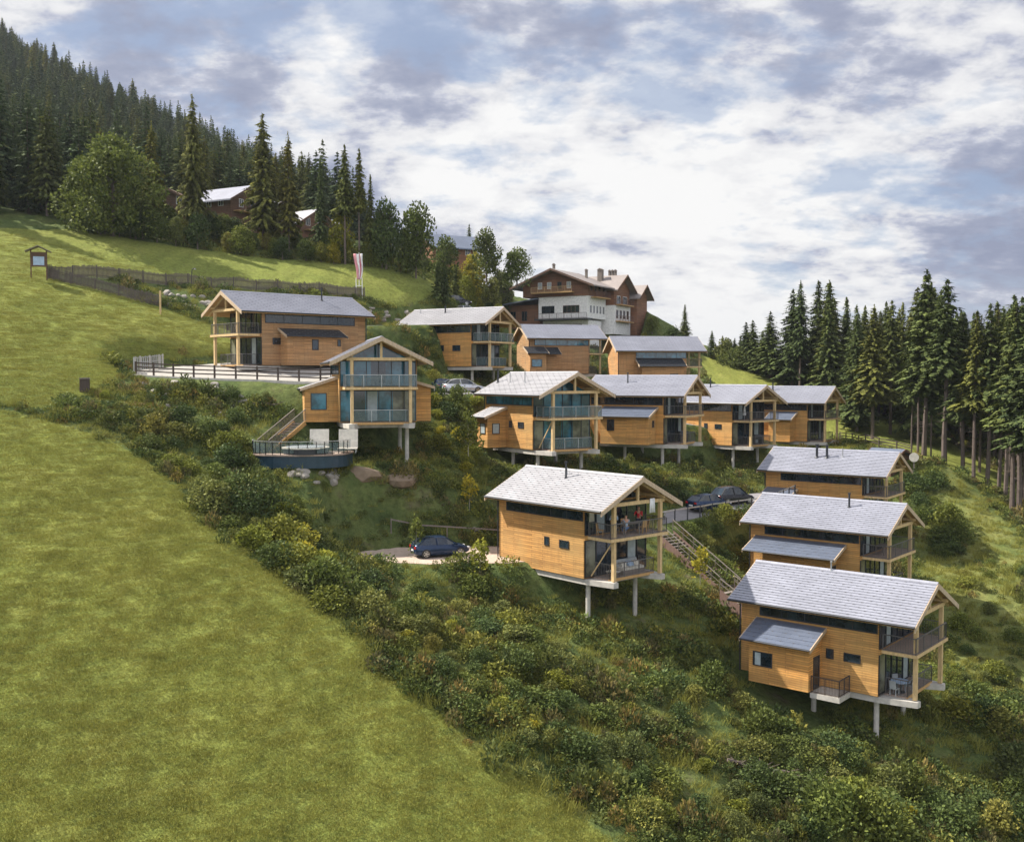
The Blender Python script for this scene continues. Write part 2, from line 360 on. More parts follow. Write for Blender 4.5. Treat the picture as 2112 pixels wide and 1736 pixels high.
def raw(x, y):
    x = np.clip(x, -420, 240); y = np.clip(y, -30, 700); q = np.stack([x, y], -1)/50
    out = np.zeros(x.shape)
    fl = q.reshape(-1, 2); o = out.ravel()
    for s in range(0, len(fl), 20000):
        b = fl[s:s+20000]; r2 = ((b[:, None]-TX[None])**2).sum(-1)
        o[s:s+20000] = _tps(r2)@TW[:-3]+TW[-3]+b@TW[-2:]
    return o.reshape(x.shape)+plane(x, y)
def poly_sd(x, y, poly):
    """signed distance to a polygon in plan, negative inside"""
    P = np.asarray(poly)[:, :2]; d = np.full(x.shape, 1e9); ins = np.zeros(x.shape, bool)
    for i in range(len(P)):
        a = P[i]; b = P[(i+1) % len(P)]; e = b-a; wx = x-a[0]; wy = y-a[1]
        t = np.clip((wx*e[0]+wy*e[1])/(e@e+1e-12), 0, 1); d = np.minimum(d, np.hypot(wx-t*e[0], wy-t*e[1]))
        c = ((a[1] > y) != (b[1] > y)) & (x < e[0]*(y-a[1])/(e[1] if abs(e[1]) > 1e-12 else 1e-12)+a[0]); ins ^= c
    return np.where(ins, -d, d)
PADS = []     # (polygon, z function, blend width, mode)
def rect(h, x0, x1, y0, y1): return [W_(h, x, y)[:2] for x, y in ((x0, y0), (x1, y0), (x1, y1), (x0, y1))]
ANX = {'F': (-9.8, -5.6, 5.2), 'G': (-10.9, -3.7, 5.4), 'H': (-11.2, -8.4, 5.4), '4': (-8.4, -6.5, 5.2), '5': (-8.0, -2.8, 5.3), '7': (-6.2, -3.5, 5.2), '3': (-11.5, -6.9, 5.2), '8': (-9.0, -2.6, 5.2), 'D': (-8.5, -3, 6.0)}
for h in CH:
    z = CH[h][2]
    PADS.append((rect(h, -11 if h != 'D' else -9.6, -1.5, -3.4, 3.4), (lambda zz: (lambda x, y: zz))(z-.55), 2.5, 'min'))
    if h in ANX: a = ANX[h]; PADS.append((rect(h, a[0], a[1], -a[2], -3), (lambda zz: (lambda x, y: zz))(z-.55), 1.5, 'min'))
TERR = [(-35.0, 94.6), (-33.8, 91.4), (-29, 90.2), (-22, 89.6), (-17, 88.8), (-13.5, 90), (-12, 99), (-15.5, 106.5), (-19.5, 109.3), (-30.5, 99.6), (-33, 97)]
terr_z = lambda x, y: .75+(y-97)*.13-(x+34)*.02
PADS.append((TERR, terr_z, 3.0, 'flat'))
PATH_E = [(-12.5, 77.6), (-11, 74.6), (-6, 73.2), (0, 73.8), (3.0, 75), (1.5, 81), (-4, 80.5), (-9, 79.8)]
PADS.append((PATH_E, lambda x, y: -13.45+0*x, 3.0, 'flat'))
ROAD_R = [tuple(at(px, py, Y)[:2]) for px, py, Y in ((1365, 1092, 86.5), (1470, 1072, 90), (1580, 1040, 93), (1640, 1010, 99), (1600, 1002, 102), (1520, 1030, 98.5), (1440, 1050, 95), (1370, 1066, 91))]
PADS.append((ROAD_R, lambda x, y: -12.35+(y-88)*.075, 2.2, 'flat'))
LOT_M = [(-12, 103), (-9, 109.5), (-1, 111.5), (9, 117), (22, 127), (24, 122), (12, 112), (2, 105.5), (-6, 102)]
PADS.append((LOT_M, lambda x, y: -1.8-.17*np.maximum(0, x+2), 2.5, 'flat'))
ROAD_T = [(-31, 113.5), (-20, 112.5), (-10, 121), (-6.5, 129), (-11, 133), (-22, 120), (-31, 117.5)]
PADS.append((ROAD_T, lambda x, y: np.interp(x, [-31, -20, -7], [5.0, 5.4, 6.2]), 3.0, 'flat'))
_hb = at(1215, 700, 172); PADS.append(([(_hb[0]-16, _hb[1]+3), (_hb[0]-9, _hb[1]-9), (_hb[0]+6, _hb[1]-4), (_hb[0]+9, _hb[1]+14), (_hb[0]-2, _hb[1]+16)], lambda x, y: 4.6+0*x, 3.0, 'min'))
def height(x, y):
    x = np.asarray(x, float); y = np.asarray(y, float)
    z = raw(x, y)
    far = np.clip((np.maximum(np.abs(x+80)-300, 0)+np.maximum(y-640, 0)+np.maximum(-y-10, 0))/400, 0, 1)
    z = z*(1-far)+far*-90
    for poly, zf, bw, mode in PADS:
        P = np.asarray(poly); m = (x > P[:, 0].min()-bw) & (x < P[:, 0].max()+bw) & (y > P[:, 1].min()-bw) & (y < P[:, 1].max()+bw)
        if not m.any(): continue
        s = poly_sd(x[m], y[m], poly); k = np.clip(1-s/bw, 0, 1); k = k*k*(3-2*k); t = zf(x[m], y[m])*np.ones(s.shape)
        zm = z[m]
        z[m] = zm*(1-k)+k*(np.minimum(zm, t) if mode == 'min' else t)
    return z
# look-up grid
GX = np.arange(-420, 241, 1.0); GY = np.arange(-30, 701, 1.0)
gxx, gyy = np.meshgrid(GX, GY, indexing='ij'); GZ = height(gxx, gyy)
def H(x, y):
    fx = np.clip((np.asarray(x, float)+420), 0, 659.99); fy = np.clip((np.asarray(y, float)+30), 0, 729.99)
    i = fx.astype(int); j = fy.astype(int); u = fx-i; v_ = fy-j
    return (GZ[i, j]*(1-u)*(1-v_)+GZ[i+1, j]*u*(1-v_)+GZ[i, j+1]*(1-u)*v_+GZ[i+1, j+1]*u*v_)
def hit(px, py, y0=30., y1=420.):
    d = ray(px, py); t = np.arange(y0, y1, .4)/d[1]; z = H(d[0]*t, d[1]*t)-d[2]*t
    k = np.argmax(z > 0)
    if z[k] <= 0: return None
    t_ = t[k]; return np.array([d[0]*t_, d[1]*t_, float(H(d[0]*t_, d[1]*t_))])
def poly_px(pts):
    out = []
    for px, py in pts:
        h_ = hit(px, py)
        if h_ is None: h_ = at(px, py, 200)
        out.append((float(h_[0]), float(h_[1])))
    return out
# ------------------------------------------------------------------ ground sheet
MEADOWS = [poly_px([(-300, 868), (0, 850), (110, 872), (220, 905), (330, 975), (430, 1065), (520, 1155), (600, 1215), (720, 1300), (800, 1380), (870, 1450), (950, 1520), (1050, 1580), (1200, 1690), (1290, 1760), (1330, 1860)])+[(4, 20), (-40, 10), (-120, 10), (-150, 60)],
           poly_px([(-300, 845), (0, 839), (110, 846), (200, 800), (280, 775)])+[(-36.2, 92.5), (-36, 95.5), (-31.2, 100.6), (-22, 110), (-30, 111.3)]+poly_px([(330, 634), (200, 595), (97, 572), (110, 566), (400, 588), (750, 612), (822, 640), (900, 618), (905, 560), (880, 560), (850, 563), (700, 545), (560, 533), (420, 515), (300, 498), (180, 478), (0, 472), (-300, 470)]),
           poly_px([(1440, 735), (1490, 745), (1560, 768), (1640, 795), (1700, 815), (1750, 838), (1830, 862), (1900, 885), (1960, 912), (2025, 955), (2110, 1000), (2130, 1025), (2080, 1020), (1990, 985), (1900, 945), (1800, 920), (1735, 905)])+[(38, 128), (30, 140)]]
def edge_axis(a, b, step, far, ratio=1.22):
    c = list(np.arange(a, b+1e-6, step)); s = step; x = c[-1]; hi = []
    while x < far: s *= ratio; x += s; hi.append(x)
    s = step; x = c[0]; lo = []
    while x > -far: s *= ratio; x -= s; lo.append(x)
    return np.array(lo[::-1]+c+hi)
ax = edge_axis(-70, 72, .7, 3500); ay = edge_axis(25, 190, .7, 3500)
xx, yy = np.meshgrid(ax, ay, indexing='ij'); Z = height(xx, yy)
near = (np.abs(xx) < 150) & (yy > 0) & (yy < 250)
msk = np.full(xx.shape, 9.0)
for P in MEADOWS: msk[near] = np.minimum(msk[near], poly_sd(xx[near], yy[near], P))
meadow_w = np.clip(.5-msk/1.2, 0, 1)
def bumpy(x, y, s, seed):
    r = np.random.default_rng(seed); o = np.zeros(x.shape)
    for _ in range(9):
        a = r.uniform(0, 2*pi); k = r.uniform(.6, 1.6)/s; o += np.sin((x*cos(a)+y*sin(a))*k*2*pi+r.uniform(0, 6))
    return o/9
padw = np.zeros(xx.shape)
for poly, zf, bw, mode in PADS:
    P = np.asarray(poly); m = (xx > P[:, 0].min()-2) & (xx < P[:, 0].max()+2) & (yy > P[:, 1].min()-2) & (yy < P[:, 1].max()+2)
    padw[m] = np.maximum(padw[m], np.clip(1-poly_sd(xx[m], yy[m], poly)/2, 0, 1))
Z += near*(1-padw)*((1-meadow_w)*(bumpy(xx, yy, 7, 1)*.45+bumpy(xx, yy, 2.6, 2)*.25)+meadow_w*(bumpy(xx, yy, 12, 3)*.12+bumpy(xx, yy, 3, 4)*.035))
nx, ny = xx.shape
me = bpy.data.meshes.new("hillside"); me.vertices.add(nx*ny)
me.vertices.foreach_set('co', np.stack([xx, yy, Z], -1).astype(np.float32).ravel())
idx = np.arange(nx*ny).reshape(nx, ny)
fq = np.stack([idx[:-1, :-1], idx[1:, :-1], idx[1:, 1:], idx[:-1, 1:]], -1).reshape(-1, 4).astype(np.int32)
me.loops.add(fq.size); me.loops.foreach_set('vertex_index', fq.ravel())
me.polygons.add(len(fq)); me.polygons.foreach_set('loop_start', np.arange(0, fq.size, 4, dtype=np.int32))
me.polygons.foreach_set('use_smooth', np.ones(len(fq), bool)); me.update(calc_edges=True)
at_ = me.attributes.new('meadow', 'FLOAT', 'POINT'); at_.data.foreach_set('value', meadow_w.astype(np.float32).ravel())
rightb = np.clip((poly_sd(xx, yy, [tuple(hit(px, py)[:2]) for px, py in ((1900, 960), (2000, 1000), (2110, 1100), (2110, 1450), (2000, 1440), (1950, 1300), (1880, 1150))])/-3)+.5, 0, 1)
at_ = me.attributes.new('light_grass', 'FLOAT', 'POINT'); at_.data.foreach_set('value', rightb.astype(np.float32).ravel())
mt = bpy.data.materials.new('hillside_ground'); mt.use_nodes = True; t = NT(mt.node_tree)
P_ = t.n('ShaderNodeNewGeometry').outputs['Position']
A1 = t.n('ShaderNodeAttribute', attribute_name='meadow').outputs['Fac']
A2 = t.n('ShaderNodeAttribute', attribute_name='light_grass').outputs['Fac']
n_big = t.noise(P_, .045, 4, .6); n_mid = t.noise(P_, .35, 5, .65); n_f = t.noise(P_, 2.2, 6, .7); n_ff = t.noise(P_, 9, 3, .7)
st = t.n('ShaderNodeMapping', i_Vector=P_, i_Rotation=(0, 0, R(35)), i_Scale=(.9, .07, .3)).outputs[0]
n_st = t.noise(st, .9, 5, .6)
g = t.ramp(n_mid, [(.3, (.17, .192, .042)), (.5, (.205, .222, .050)), (.7, (.245, .25, .064))])
g = t.mix(t.ramp(n_big, [(.35, 0.0), (.65, .5)]), g, (.160, .205, .046))
g = t.mix(1.0, g, t.ramp(n_f, [(.25, .58), (.5, 1.0), (.75, 1.34)]), 'MULTIPLY')
g = t.mix(1.0, g, t.ramp(n_ff, [(.3, .70), (.7, 1.25)]), 'MULTIPLY')
g = t.mix(1.0, g, t.ramp(n_st, [(.35, .86), (.65, 1.1)]), 'MULTIPLY')
r_ = t.ramp(n_mid, [(.28, (.055, .082, .028)), (.45, (.085, .115, .036)), (.6, (.125, .15, .048)), (.75, (.15, .13, .075))])
r_ = t.mix(1.0, r_, t.ramp(n_f, [(.25, .5), (.5, 1.0), (.75, 1.45)]), 'MULTIPLY')
lg = t.mix(1.0, t.ramp(n_mid, [(.35, (.11, .14, .040)), (.6, (.20, .205, .065))]), t.ramp(n_f, [(.25, .6), (.75, 1.4)]), 'MULTIPLY')
r_ = t.mix(A2, r_, lg)
edge = t.math('ADD', A1, t.math('MULTIPLY', t.math('SUBTRACT', n_f, .5), .5))
col = t.mix(t.ramp(edge, [(.4, 0.0), (.6, 1.0)]), r_, g)
b_ = t.n('ShaderNodeBsdfPrincipled'); b_.inputs['Roughness'].default_value = .95; b_.inputs['Specular IOR Level'].default_value = .1
t.set(b_.inputs['Base Color'], col)
bp = t.n('ShaderNodeBump', i_Strength=1.0, i_Distance=.2, i_Height=t.math('ADD', n_f, t.math('MULTIPLY', n_ff, .5)))
t.set(b_.inputs['Normal'], bp); t.n('ShaderNodeOutputMaterial', i_0=b_)
me.materials.append(mt)
ground = bpy.data.objects.new('ground', me); COL.objects.link(ground); tag(ground, kind='structure')
# interpolation of the finished sheet for anything that stands on it
def G(x, y):
    x = float(x); y = float(y)
    i = min(max(int(np.searchsorted(ax, x))-1, 0), nx-2); j = min(max(int(np.searchsorted(ay, y))-1, 0), ny-2)
    u = (x-ax[i])/(ax[i+1]-ax[i]); v_ = (y-ay[j])/(ay[j+1]-ay[j])
    return float(Z[i, j]*(1-u)*(1-v_)+Z[i+1, j]*u*(1-v_)+Z[i, j+1]*(1-u)*v_+Z[i+1, j+1]*u*v_)
def Gv(x, y):
    i = np.clip(np.searchsorted(ax, x)-1, 0, nx-2); j = np.clip(np.searchsorted(ay, y)-1, 0, ny-2)
    u = (x-ax[i])/(ax[i+1]-ax[i]); v_ = (y-ay[j])/(ay[j+1]-ay[j])
    return Z[i, j]*(1-u)*(1-v_)+Z[i+1, j]*u*(1-v_)+Z[i, j+1]*(1-u)*v_+Z[i+1, j+1]*u*v_
def draped(name, poly, mat, lift=.03, zf=None, **tags):
    """a thin paved sheet lying on a flattened part of the ground, with a real edge"""
    import bmesh
    from mathutils.geometry import tessellate_polygon
    bm = bmesh.new(); P = np.asarray(poly)
    step = 1.0; pts = []
    for i in range(len(P)):
        a = P[i]; b = P[(i+1) % len(P)]; n = max(1, int(np.hypot(*(b-a))/step))
        for k in range(n): pts.append(a+(b-a)*k/n)
    # grid fill: cells inside the outline, cut by the outline itself
    x0, y0 = P.min(0); x1, y1 = P.max(0)
    vs_ = [bm.verts.new((p[0], p[1], 0)) for p in pts]; f = bm.faces.new(vs_)
    for x in np.arange(x0+step, x1, step): bmesh.ops.bisect_plane(bm, geom=bm.verts[:]+bm.edges[:]+bm.faces[:], plane_co=(x, 0, 0), plane_no=(1, 0, 0))
    for y in np.arange(y0+step, y1, step): bmesh.ops.bisect_plane(bm, geom=bm.verts[:]+bm.edges[:]+bm.faces[:], plane_co=(0, y, 0), plane_no=(0, 1, 0))
    bmesh.ops.triangulate(bm, faces=bm.faces)
    for v in bm.verts: v.co.z = (zf(np.array(v.co.x), np.array(v.co.y)) if zf else G(v.co.x, v.co.y))+lift
    r = bmesh.ops.extrude_face_region(bm, geom=bm.faces[:])
    for v in [e for e in r['geom'] if isinstance(e, bmesh.types.BMVert)]: v.co.z -= .35
    bmesh.ops.recalc_face_normals(bm, faces=bm.faces)
    m = bpy.data.meshes.new(name); bm.to_mesh(m); bm.free(); m.materials.append(M[mat])
    o = bpy.data.objects.new(name, m); COL.objects.link(o); o['kind'] = 'structure'; return o
# ------------------------------------------------------------------ chalets
RR = 2.02; HW = 4.11; ZE = 4.91; SLOPE = RR/HW; CS = math.atan(SLOPE)
def roofz(y): return ZE+RR-abs(y)*SLOPE          # underside-to-top line of the roof surface
def shingled_slope(x0, x1, y0, z0, y1, z1, courses, thick=.042):
    """a roof slope from the eave (y0,z0) to the top (y1,z1) as overlapping courses; returns roof and hook builders"""
    r = MB(); hk = MB()
    for i in range(courses):
        a = i/courses; b = (i+1)/courses
        ya, za = y0+(y1-y0)*a, z0+(z1-z0)*a; yb, zb = y0+(y1-y0)*b, z0+(z1-z0)*b
        L = [(ya, za+thick), (yb, zb+.006), (yb, zb-.03), (ya, za-.03)]
        r.prism(L, 'x', x0, x1)
        n = int((x1-x0)/.9); off = .45*(i % 2)
        if i:
            s_ = 1 if y1 > y0 else -1
            for k in range(n):
                x = x0+.3+off+k*.92
                if x+.3 < x1: hk.box(x, x+.12, ya-s_*.03, ya-s_*.010, za+.005, za+thick+.010)
    return r, hk
def roof_with_hooks(par, name, r, hk, mat):
    n = len(r.f); r.add(hk.v, hk.f); o = r.build(name, mat, par); o.data.materials.append(M['hook'])
    for p in o.data.polygons:
        if p.index >= n: p.material_index = 1
    return o
def gable_roof(par, x0, x1, mat, sides=(-1, 1), hooks=True, courses=17):
    r = MB(); hk = MB()
    for s in (-1, 1):
        a, b = shingled_slope(x0, x1, s*HW, ZE, 0.0, ZE+RR, courses)
        r.add(a.v, a.f)
        if s in sides: hk.add(b.v, b.f)
    r.prism([(-.16, ZE+RR-.03), (.16, ZE+RR-.03), (.0, ZE+RR+.09)], 'x', x0-.01, x1+.01)
    return roof_with_hooks(par, 'roof', r, hk, mat)
def rail_bars(mb, a, b, h=1.0, n_h=3, posts=1.4, vert=0, r=.022, z0=.08):
    a = Vector(a); b = Vector(b); L = (b-a).length; n = max(1, round(L/posts))
    for i in range(n+1):
        p = a+(b-a)*i/n; mb.beam(p, p+Vector((0, 0, h)), .05, .05)
    mb.beam(a+Vector((0, 0, h)), b+Vector((0, 0, h)), .07, .05)
    if vert:
        mb.beam(a+Vector((0, 0, z0)), b+Vector((0, 0, z0)), .04, .04); m = int(L/vert)
        for i in range(1, m): p = a+(b-a)*i/m; mb.beam(p+Vector((0, 0, z0)), p+Vector((0, 0, h-.02)), .015, .015)
    else:
        for k in range(n_h): z = z0+(h-z0)*k/n_h; mb.beam(a+Vector((0, 0, z)), b+Vector((0, 0, z)), .03, .03)
def window(par, face, u0, u1, z0, z1, at_, mat='glass', fr='anthracite', mull=0, name='window', d=.05, curtain=None):
    """a window standing proud of a wall: face 'y' (wall runs along x, outside towards sign) or 'x'"""
    s = 1 if at_[1] > 0 else -1; p = at_[0]; fw = .07; f = MB()
    def bx(mb, a, b, c, e, o, t):
        q0, q1 = sorted((p+s*o, p+s*t))
        mb.box(a, b, q0, q1, c, e) if face == 'y' else mb.box(q0, q1, a, b, c, e)
    for a, b, c, e in ((u0, u1, z0, z0+fw), (u0, u1, z1-fw, z1), (u0, u0+fw, z0+fw, z1-fw), (u1-fw, u1, z0+fw, z1-fw)): bx(f, a, b, c, e, -.03, d)
    for k in range(mull): u = u0+(u1-u0)*(k+1)/(mull+1); bx(f, u-.03, u+.03, z0+fw, z1-fw, -.03, d*.9)
    fo = f.build(name, fr, par)
    g = MB(); bx(g, u0+fw, u1-fw, z0+fw, z1-fw, -.03, d*.5); g.build('pane', mat, fo)
    if curtain:
        c = MB(); a, b = curtain; bx(c, u0+(u1-u0)*a, u0+(u1-u0)*b, z0+fw, z1-fw, -.02, d*.5+.006); c.build('curtain', 'curtain', fo)
    return fo
def chalet(key, label, near=-1, siding='siding', roofm='roof', rail='bars', glass='glass', annexes=(), chimneys=(), brace=False,
           windows=((-5.9, -5.42, 1.85, 2.47), (-4.37, -3.42, 1.86, 2.42)), strip=(-10.0, -2.05), stilts=True, decklow=True, slab=True, arms=True, rfront=.51, curtains=(), group='timber chalets on stilts down the hillside'):
    X, Y, Zb, yaw, L = CH[key]; N = near; Lw = L-.56
    t = empty('chalet', (X, Y, Zb), R(yaw), label=label, cat='chalet', group=group)
    # walls: one closed shell
    zt = 5.2
    w_ = MB(); w_.prism([(-3.2, .0), (3.2, .0), (3.2, roofz(3.2)-.16), (0, roofz(0)-.16), (-3.2, roofz(3.2)-.16)], 'x', -Lw, -2.0)
    wall = w_.build('wall', siding, t)
    # gable wall above the glass, corner boards
    gable_roof(t, -L, rfront, roofm, sides=(-1, 1))
    rt = MB()      # soffit, barge boards, purlins
    for s in (-1, 1):
        y0, z0, y1, z1 = s*(HW-.04), ZE-.04, 0.0, ZE+RR-.04
        rt.prism([(y0, z0-.05), (y1, z1-.05), (y1, z1-.13), (y0, z0-.13)], 'x', -L+.03, rfront-.03)
    rt.build('soffit', 'soffit', t)
    for xx_, nm in ((rfront, 'barge_board'), (-L, 'barge_board')):
        b_ = MB()
        for s in (-1, 1):
            a0, a1 = (xx_-.02, xx_+.05) if xx_ > 0 else (xx_-.05, xx_+.02)
            b_.prism([(s*(HW+.03), ZE-.05+.04), (s*.0, ZE+RR-.03+.04), (s*.0, ZE+RR-.34), (s*(HW+.03), ZE-.33)], 'x', a0, a1)
        b_.build(nm, 'barge', t)
    for s in (-1, 1):
        g = MB(); g.tube((-L, s*(HW+.05), ZE-.03), (rfront, s*(HW+.05), ZE-.03), .075, n=6); g.build('gutter', 'anthracite', t)
    # timber frame in front
    for s in (-1, 1): p = MB(); p.box(-.12, .12, s*2.35-.12, s*2.35+.12, -.0, 5.03); p.build('post', 'beam', t)
    b_ = MB(); b_.box(-.10, .10, -2.75, 2.75, 5.032, 5.27); b_.build('tie_beam', 'beam', t)
    b_ = MB(); b_.box(-.08, .08, -.09, .09, 5.272, 6.55); b_.build('king_post', 'beam', t)
    b_ = MB()
    for s in (-1, 1): b_.beam((0, s*3.7, roofz(3.7)-.28), (0, s*.05, roofz(.05)-.28), .14, .2)
    b_.build('rafter', 'beam', t)
    for y in (-2.35, 0, 2.35):
        zz_ = roofz(y)-.30-(.0 if y == 0 else .02); b_ = MB(); b_.box(-2.0, rfront-.1, y-.08, y+.08, zz_-.12, zz_+.1); b_.build('purlin', 'beam', t)
    # glass front behind the balconies
    gf = MB(); fx = -1.985
    gl = MB(); gl.box(-2.02, fx, -3.12, 3.12, .06, 2.62); gl.box(-2.02, fx, -3.12, 3.12, 2.95, 5.05)
    gl.prism([(-2.6, 5.2), (2.6, 5.2), (0.0, roofz(0)-.5)], 'x', -2.02, fx)
    gp = gl.build('glass_front', glass, t)
    fr = MB()
    for z0, z1 in ((.06, 2.62), (2.95, 5.05)):
        for y in (-3.12, -2.05, -1.0, .0, 1.05, 2.1, 3.06): fr.box(fx-.02, fx+.05, y, y+.06, z0, z1)
        fr.box(fx-.02, fx+.048, -3.12, 3.12, z0, z0+.07); fr.box(fx-.02, fx+.048, -3.12, 3.12, z1-.07, z1)
    fr.box(fx-.02, fx+.051, -.04, .04, 5.2, roofz(0)-.5)
    fr.build('window_frame', 'anthracite', gp)
    for (y0, y1, z0, z1, mt_) in curtains or ((-2.0, -1.2, 3.02, 4.98, 'curtain'), (1.2, 2.0, .13, 2.55, 'curtain'), (-3.0, -2.1, .13, 2.55, 'glass_tan')):
        c = MB(); c.box(fx-.01, fx+.012, y0, y1, z0, z1); c.build('curtain', mt_, gp)
    fl = MB(); fl.box(-2.03, -1.90, -3.2, 3.2, 2.63, 2.94); fl.build('floor_band', siding, t)
    # decks, slab
    d = MB(); d.box(-1.899, .22, -2.9, 2.9, 2.74, 2.88); dk = d.build('upper_deck', 'deck', t)
    e = MB(); e.box(.221, .27, -2.93, 2.93, 2.70, 2.90); e.box(-1.9, .22, -2.93, -2.901, 2.70, 2.90); e.box(-1.9, .22, 2.901, 2.93, 2.70, 2.90); e.build('edge_board', 'beam', dk)
    if decklow:
        d = MB(); d.box(-1.9, -.55, -2.3, 2.3, -.05, .04); dk = d.build('lower_deck', 'deck', t)
        e = MB(); e.box(-.549, -.48, -2.3, 2.3, -.14, .05); e.build('edge_board', 'soffit', dk)
    def balustrade(z, x, hw_):
        m = MB(); pts = [(-1.85, -hw_, z), (x, -hw_, z), (x, hw_, z), (-1.85, hw_, z)]
        for i in range(3):
            if rail == 'glass': rail_bars(m, pts[i], pts[i+1], n_h=0, posts=1.3)
            else: rail_bars(m, pts[i], pts[i+1], vert=.15, posts=1.6)
        ro = m.build('railing', 'steel' if rail == 'glass' else 'rail', t)
        if rail == 'glass':
            g = MB()
            for i in range(3):
                a, b = Vector(pts[i]), Vector(pts[i+1]); g.beam(a+Vector((0, 0, .52)), b+Vector((0, 0, .52)), .012, .85)
            g.build('glass_panel', 'balglass', ro)
    balustrade(2.885, .16, 2.84)
    balustrade(.045, -.5 if rail != 'low' else -.5, 2.22)
    if slab:
        s_ = MB(); poly = [(-Lw+1.2, -3.05), (-2.0, -3.05), (.25, -2.62), (.30, -2.2), (-1.3, -1.5), (-1.3, 1.5), (.30, 2.2), (.25, 2.62), (-2.0, 3.05), (-Lw+1.2, 3.05)]
        s_.prism(poly, 'z', -.42, -.052); s_.build('floor_slab', 'concrete', t)
    if stilts:
        for (x, y) in ((-2.35, -2.4), (-2.35, 2.4), (-6.5, -2.4), (-6.5, 2.4)):
            q = W_(key, x, y); g = G(q[0], q[1])-Zb
            if g < -.5: p = MB(); p.tube((x, y, g-.4), (x, y, -.421), .17, n=12); p.build('stilt', 'concrete', t)
    # clerestory strip
    for s in (-1, 1):
        window(t, 'y', strip[0], strip[1], 3.93, min(5.12, roofz(3.2)-.22), (s*3.2, s), glass, mull=4, name='clerestory_window')
    for (x0, x1, z0, z1) in windows: window(t, 'y', x0, x1, z0, z1, (N*3.2, N), 'glass' if (x1-x0) < .6 else 'curtain' if (x1-x0) > 1.2 else 'glass', name='window')
    dp = MB(); dp.tube((-Lw-.06, N*3.28, -.0), (-Lw-.06, N*3.28, roofz(3.2)-.3), .05, n=6); dp.build('downpipe', 'anthracite', t)
    if brace:
        b_ = MB(); b_.beam((-1.86, N*2.6, .15), (-.15, N*2.35, 2.6), .05, .08); b_.build('brace', 'beam', t)
    for (x, y, h, r) in chimneys:
        z = roofz(y)-.05; c = MB(); c.tube((x, y, z), (x, y, z+h), r, n=10); c.tube((x, y, z+h+.02), (x, y, z+h+.12), r*1.5, n=10); c.tube((x, y, z+.02), (x, y, z+.16), r*1.9, r*1.2, n=10)
        c.build('chimney_pipe', 'anthracite' if r > .05 else 'steel', t)
    for a in annexes: annex(t, key, N, Lw, siding, **a)
    return t
def annex(t, key, N, Lw, siding, x0, x1, yo, side=None, zt=3.78, ze=2.82, over=.45, ovx=.45, wins=(), roofm='roof_blue', sidewins=(), door=None, balcony=None, edge=True):
    S = side or N; yi = 3.2
    an = MB(); y_in, y_out = S*(yi+.002), S*yo; k = (ze-zt)/(yo+over-yi)
    an.prism([(y_in, 0), (y_out, 0), (y_out, zt+k*(yo-yi)-.1), (y_in, zt-.1)], 'x', x0, x1)
    ao = an.build('annex', siding, t)
    r, hk = shingled_slope(x0-ovx, x1+ovx*.6, S*(yo+over), ze, S*(yi+.003), zt, 6, .035)
    ro = roof_with_hooks(ao, 'annex_roof', r, hk, roofm)
    b_ = MB()
    for (xa, xb) in ((x0-ovx-.05, x0-ovx+.01), (x1+ovx*.6-.01, x1+ovx*.6+.05)):
        b_.prism([(S*(yo+over+.02), ze+.03), (S*(yi+.003), zt+.03), (S*(yi+.003), zt-.22), (S*(yo+over+.02), ze-.2)], 'x', xa, xb)
    b_.build('annex_barge_board', 'barge', ao)
    g = MB(); g.tube((x0-ovx, S*(yo+over+.05), ze-.03), (x1+ovx*.6, S*(yo+over+.05), ze-.03), .06, n=6); g.build('gutter', 'anthracite', ao)
    for (a, b, c, d, m_, cu) in wins: window(ao, 'y', a, b, c, d, (S*yo, S), m_, mull=0, curtain=cu)
    for (a, b, c, d, m_) in sidewins: window(ao, 'x', *sorted((S*a, S*b)), c, d, (x1, 1), m_)
    if door: window(ao, 'x', *sorted((S*door[0], S*door[1])), .05, 2.1, (x1, 1), 'glass', name='door')
    if balcony:
        (bx0, bx1, by) = balcony; q = MB(); q.box(bx0, bx1, *sorted((S*3.25, S*by)), -.34, -.02); bo = q.build('entrance_slab', 'concrete', ao)
        q = MB(); pts = [(bx0+.05, S*(by-.06), -.02), (bx1-.06, S*(by-.06), -.02), (bx1-.06, S*3.3, -.02)]
        for i in range(2): rail_bars(q, pts[i], pts[i+1], h=1.05, vert=.1, posts=1.0)
        q.build('slatted_railing', 'darkwood', bo)

cE = chalet('E', 'large timber chalet in the middle foreground with people on its upper balcony', chimneys=((-6.0, -1.0, 1.15, .07), (-6.3, -.6, .45, .04)), brace=True, siding='siding', roofm='roof_pale')
cF = chalet('F', 'nearest timber chalet at the lower right with a railed side entrance beside its window annex',
            windows=((-5.35, -4.85, 1.85, 2.5), (-4.19, -3.1, 1.86, 2.42)),
            annexes=(dict(x0=-9.75, x1=-5.65, yo=5.2, wins=((-9.45, -8.1, 1.1, 2.05, 'glass', (.1, .4)),), door=(3.6, 4.5), balcony=(-5.62, -3.7, 5.0)),), chimneys=((-6.4, -.1, .6, .05),))
cG = chalet('G', 'timber chalet just above the lowest right one, with a long annex roof', windows=(),
            annexes=(dict(x0=-9.6, x1=-3.8, yo=4.4, over=1.2, ovx=1.2, zt=3.75, ze=2.85, wins=(), door=(3.5, 4.2)),), chimneys=((-3.75, -1.0, 1.1, .08),))
cH = chalet('H', 'timber chalet third up from the lower right with two dark chimney pipes side by side', windows=(),
            annexes=(dict(x0=-10.9, x1=-8.5, yo=4.8, zt=3.2, ze=2.6),), chimneys=((-7.0, -1.5, 1.25, .12), (-6.0, -1.5, 1.2, .12), (-4.55, -1.2, .75, .05)))
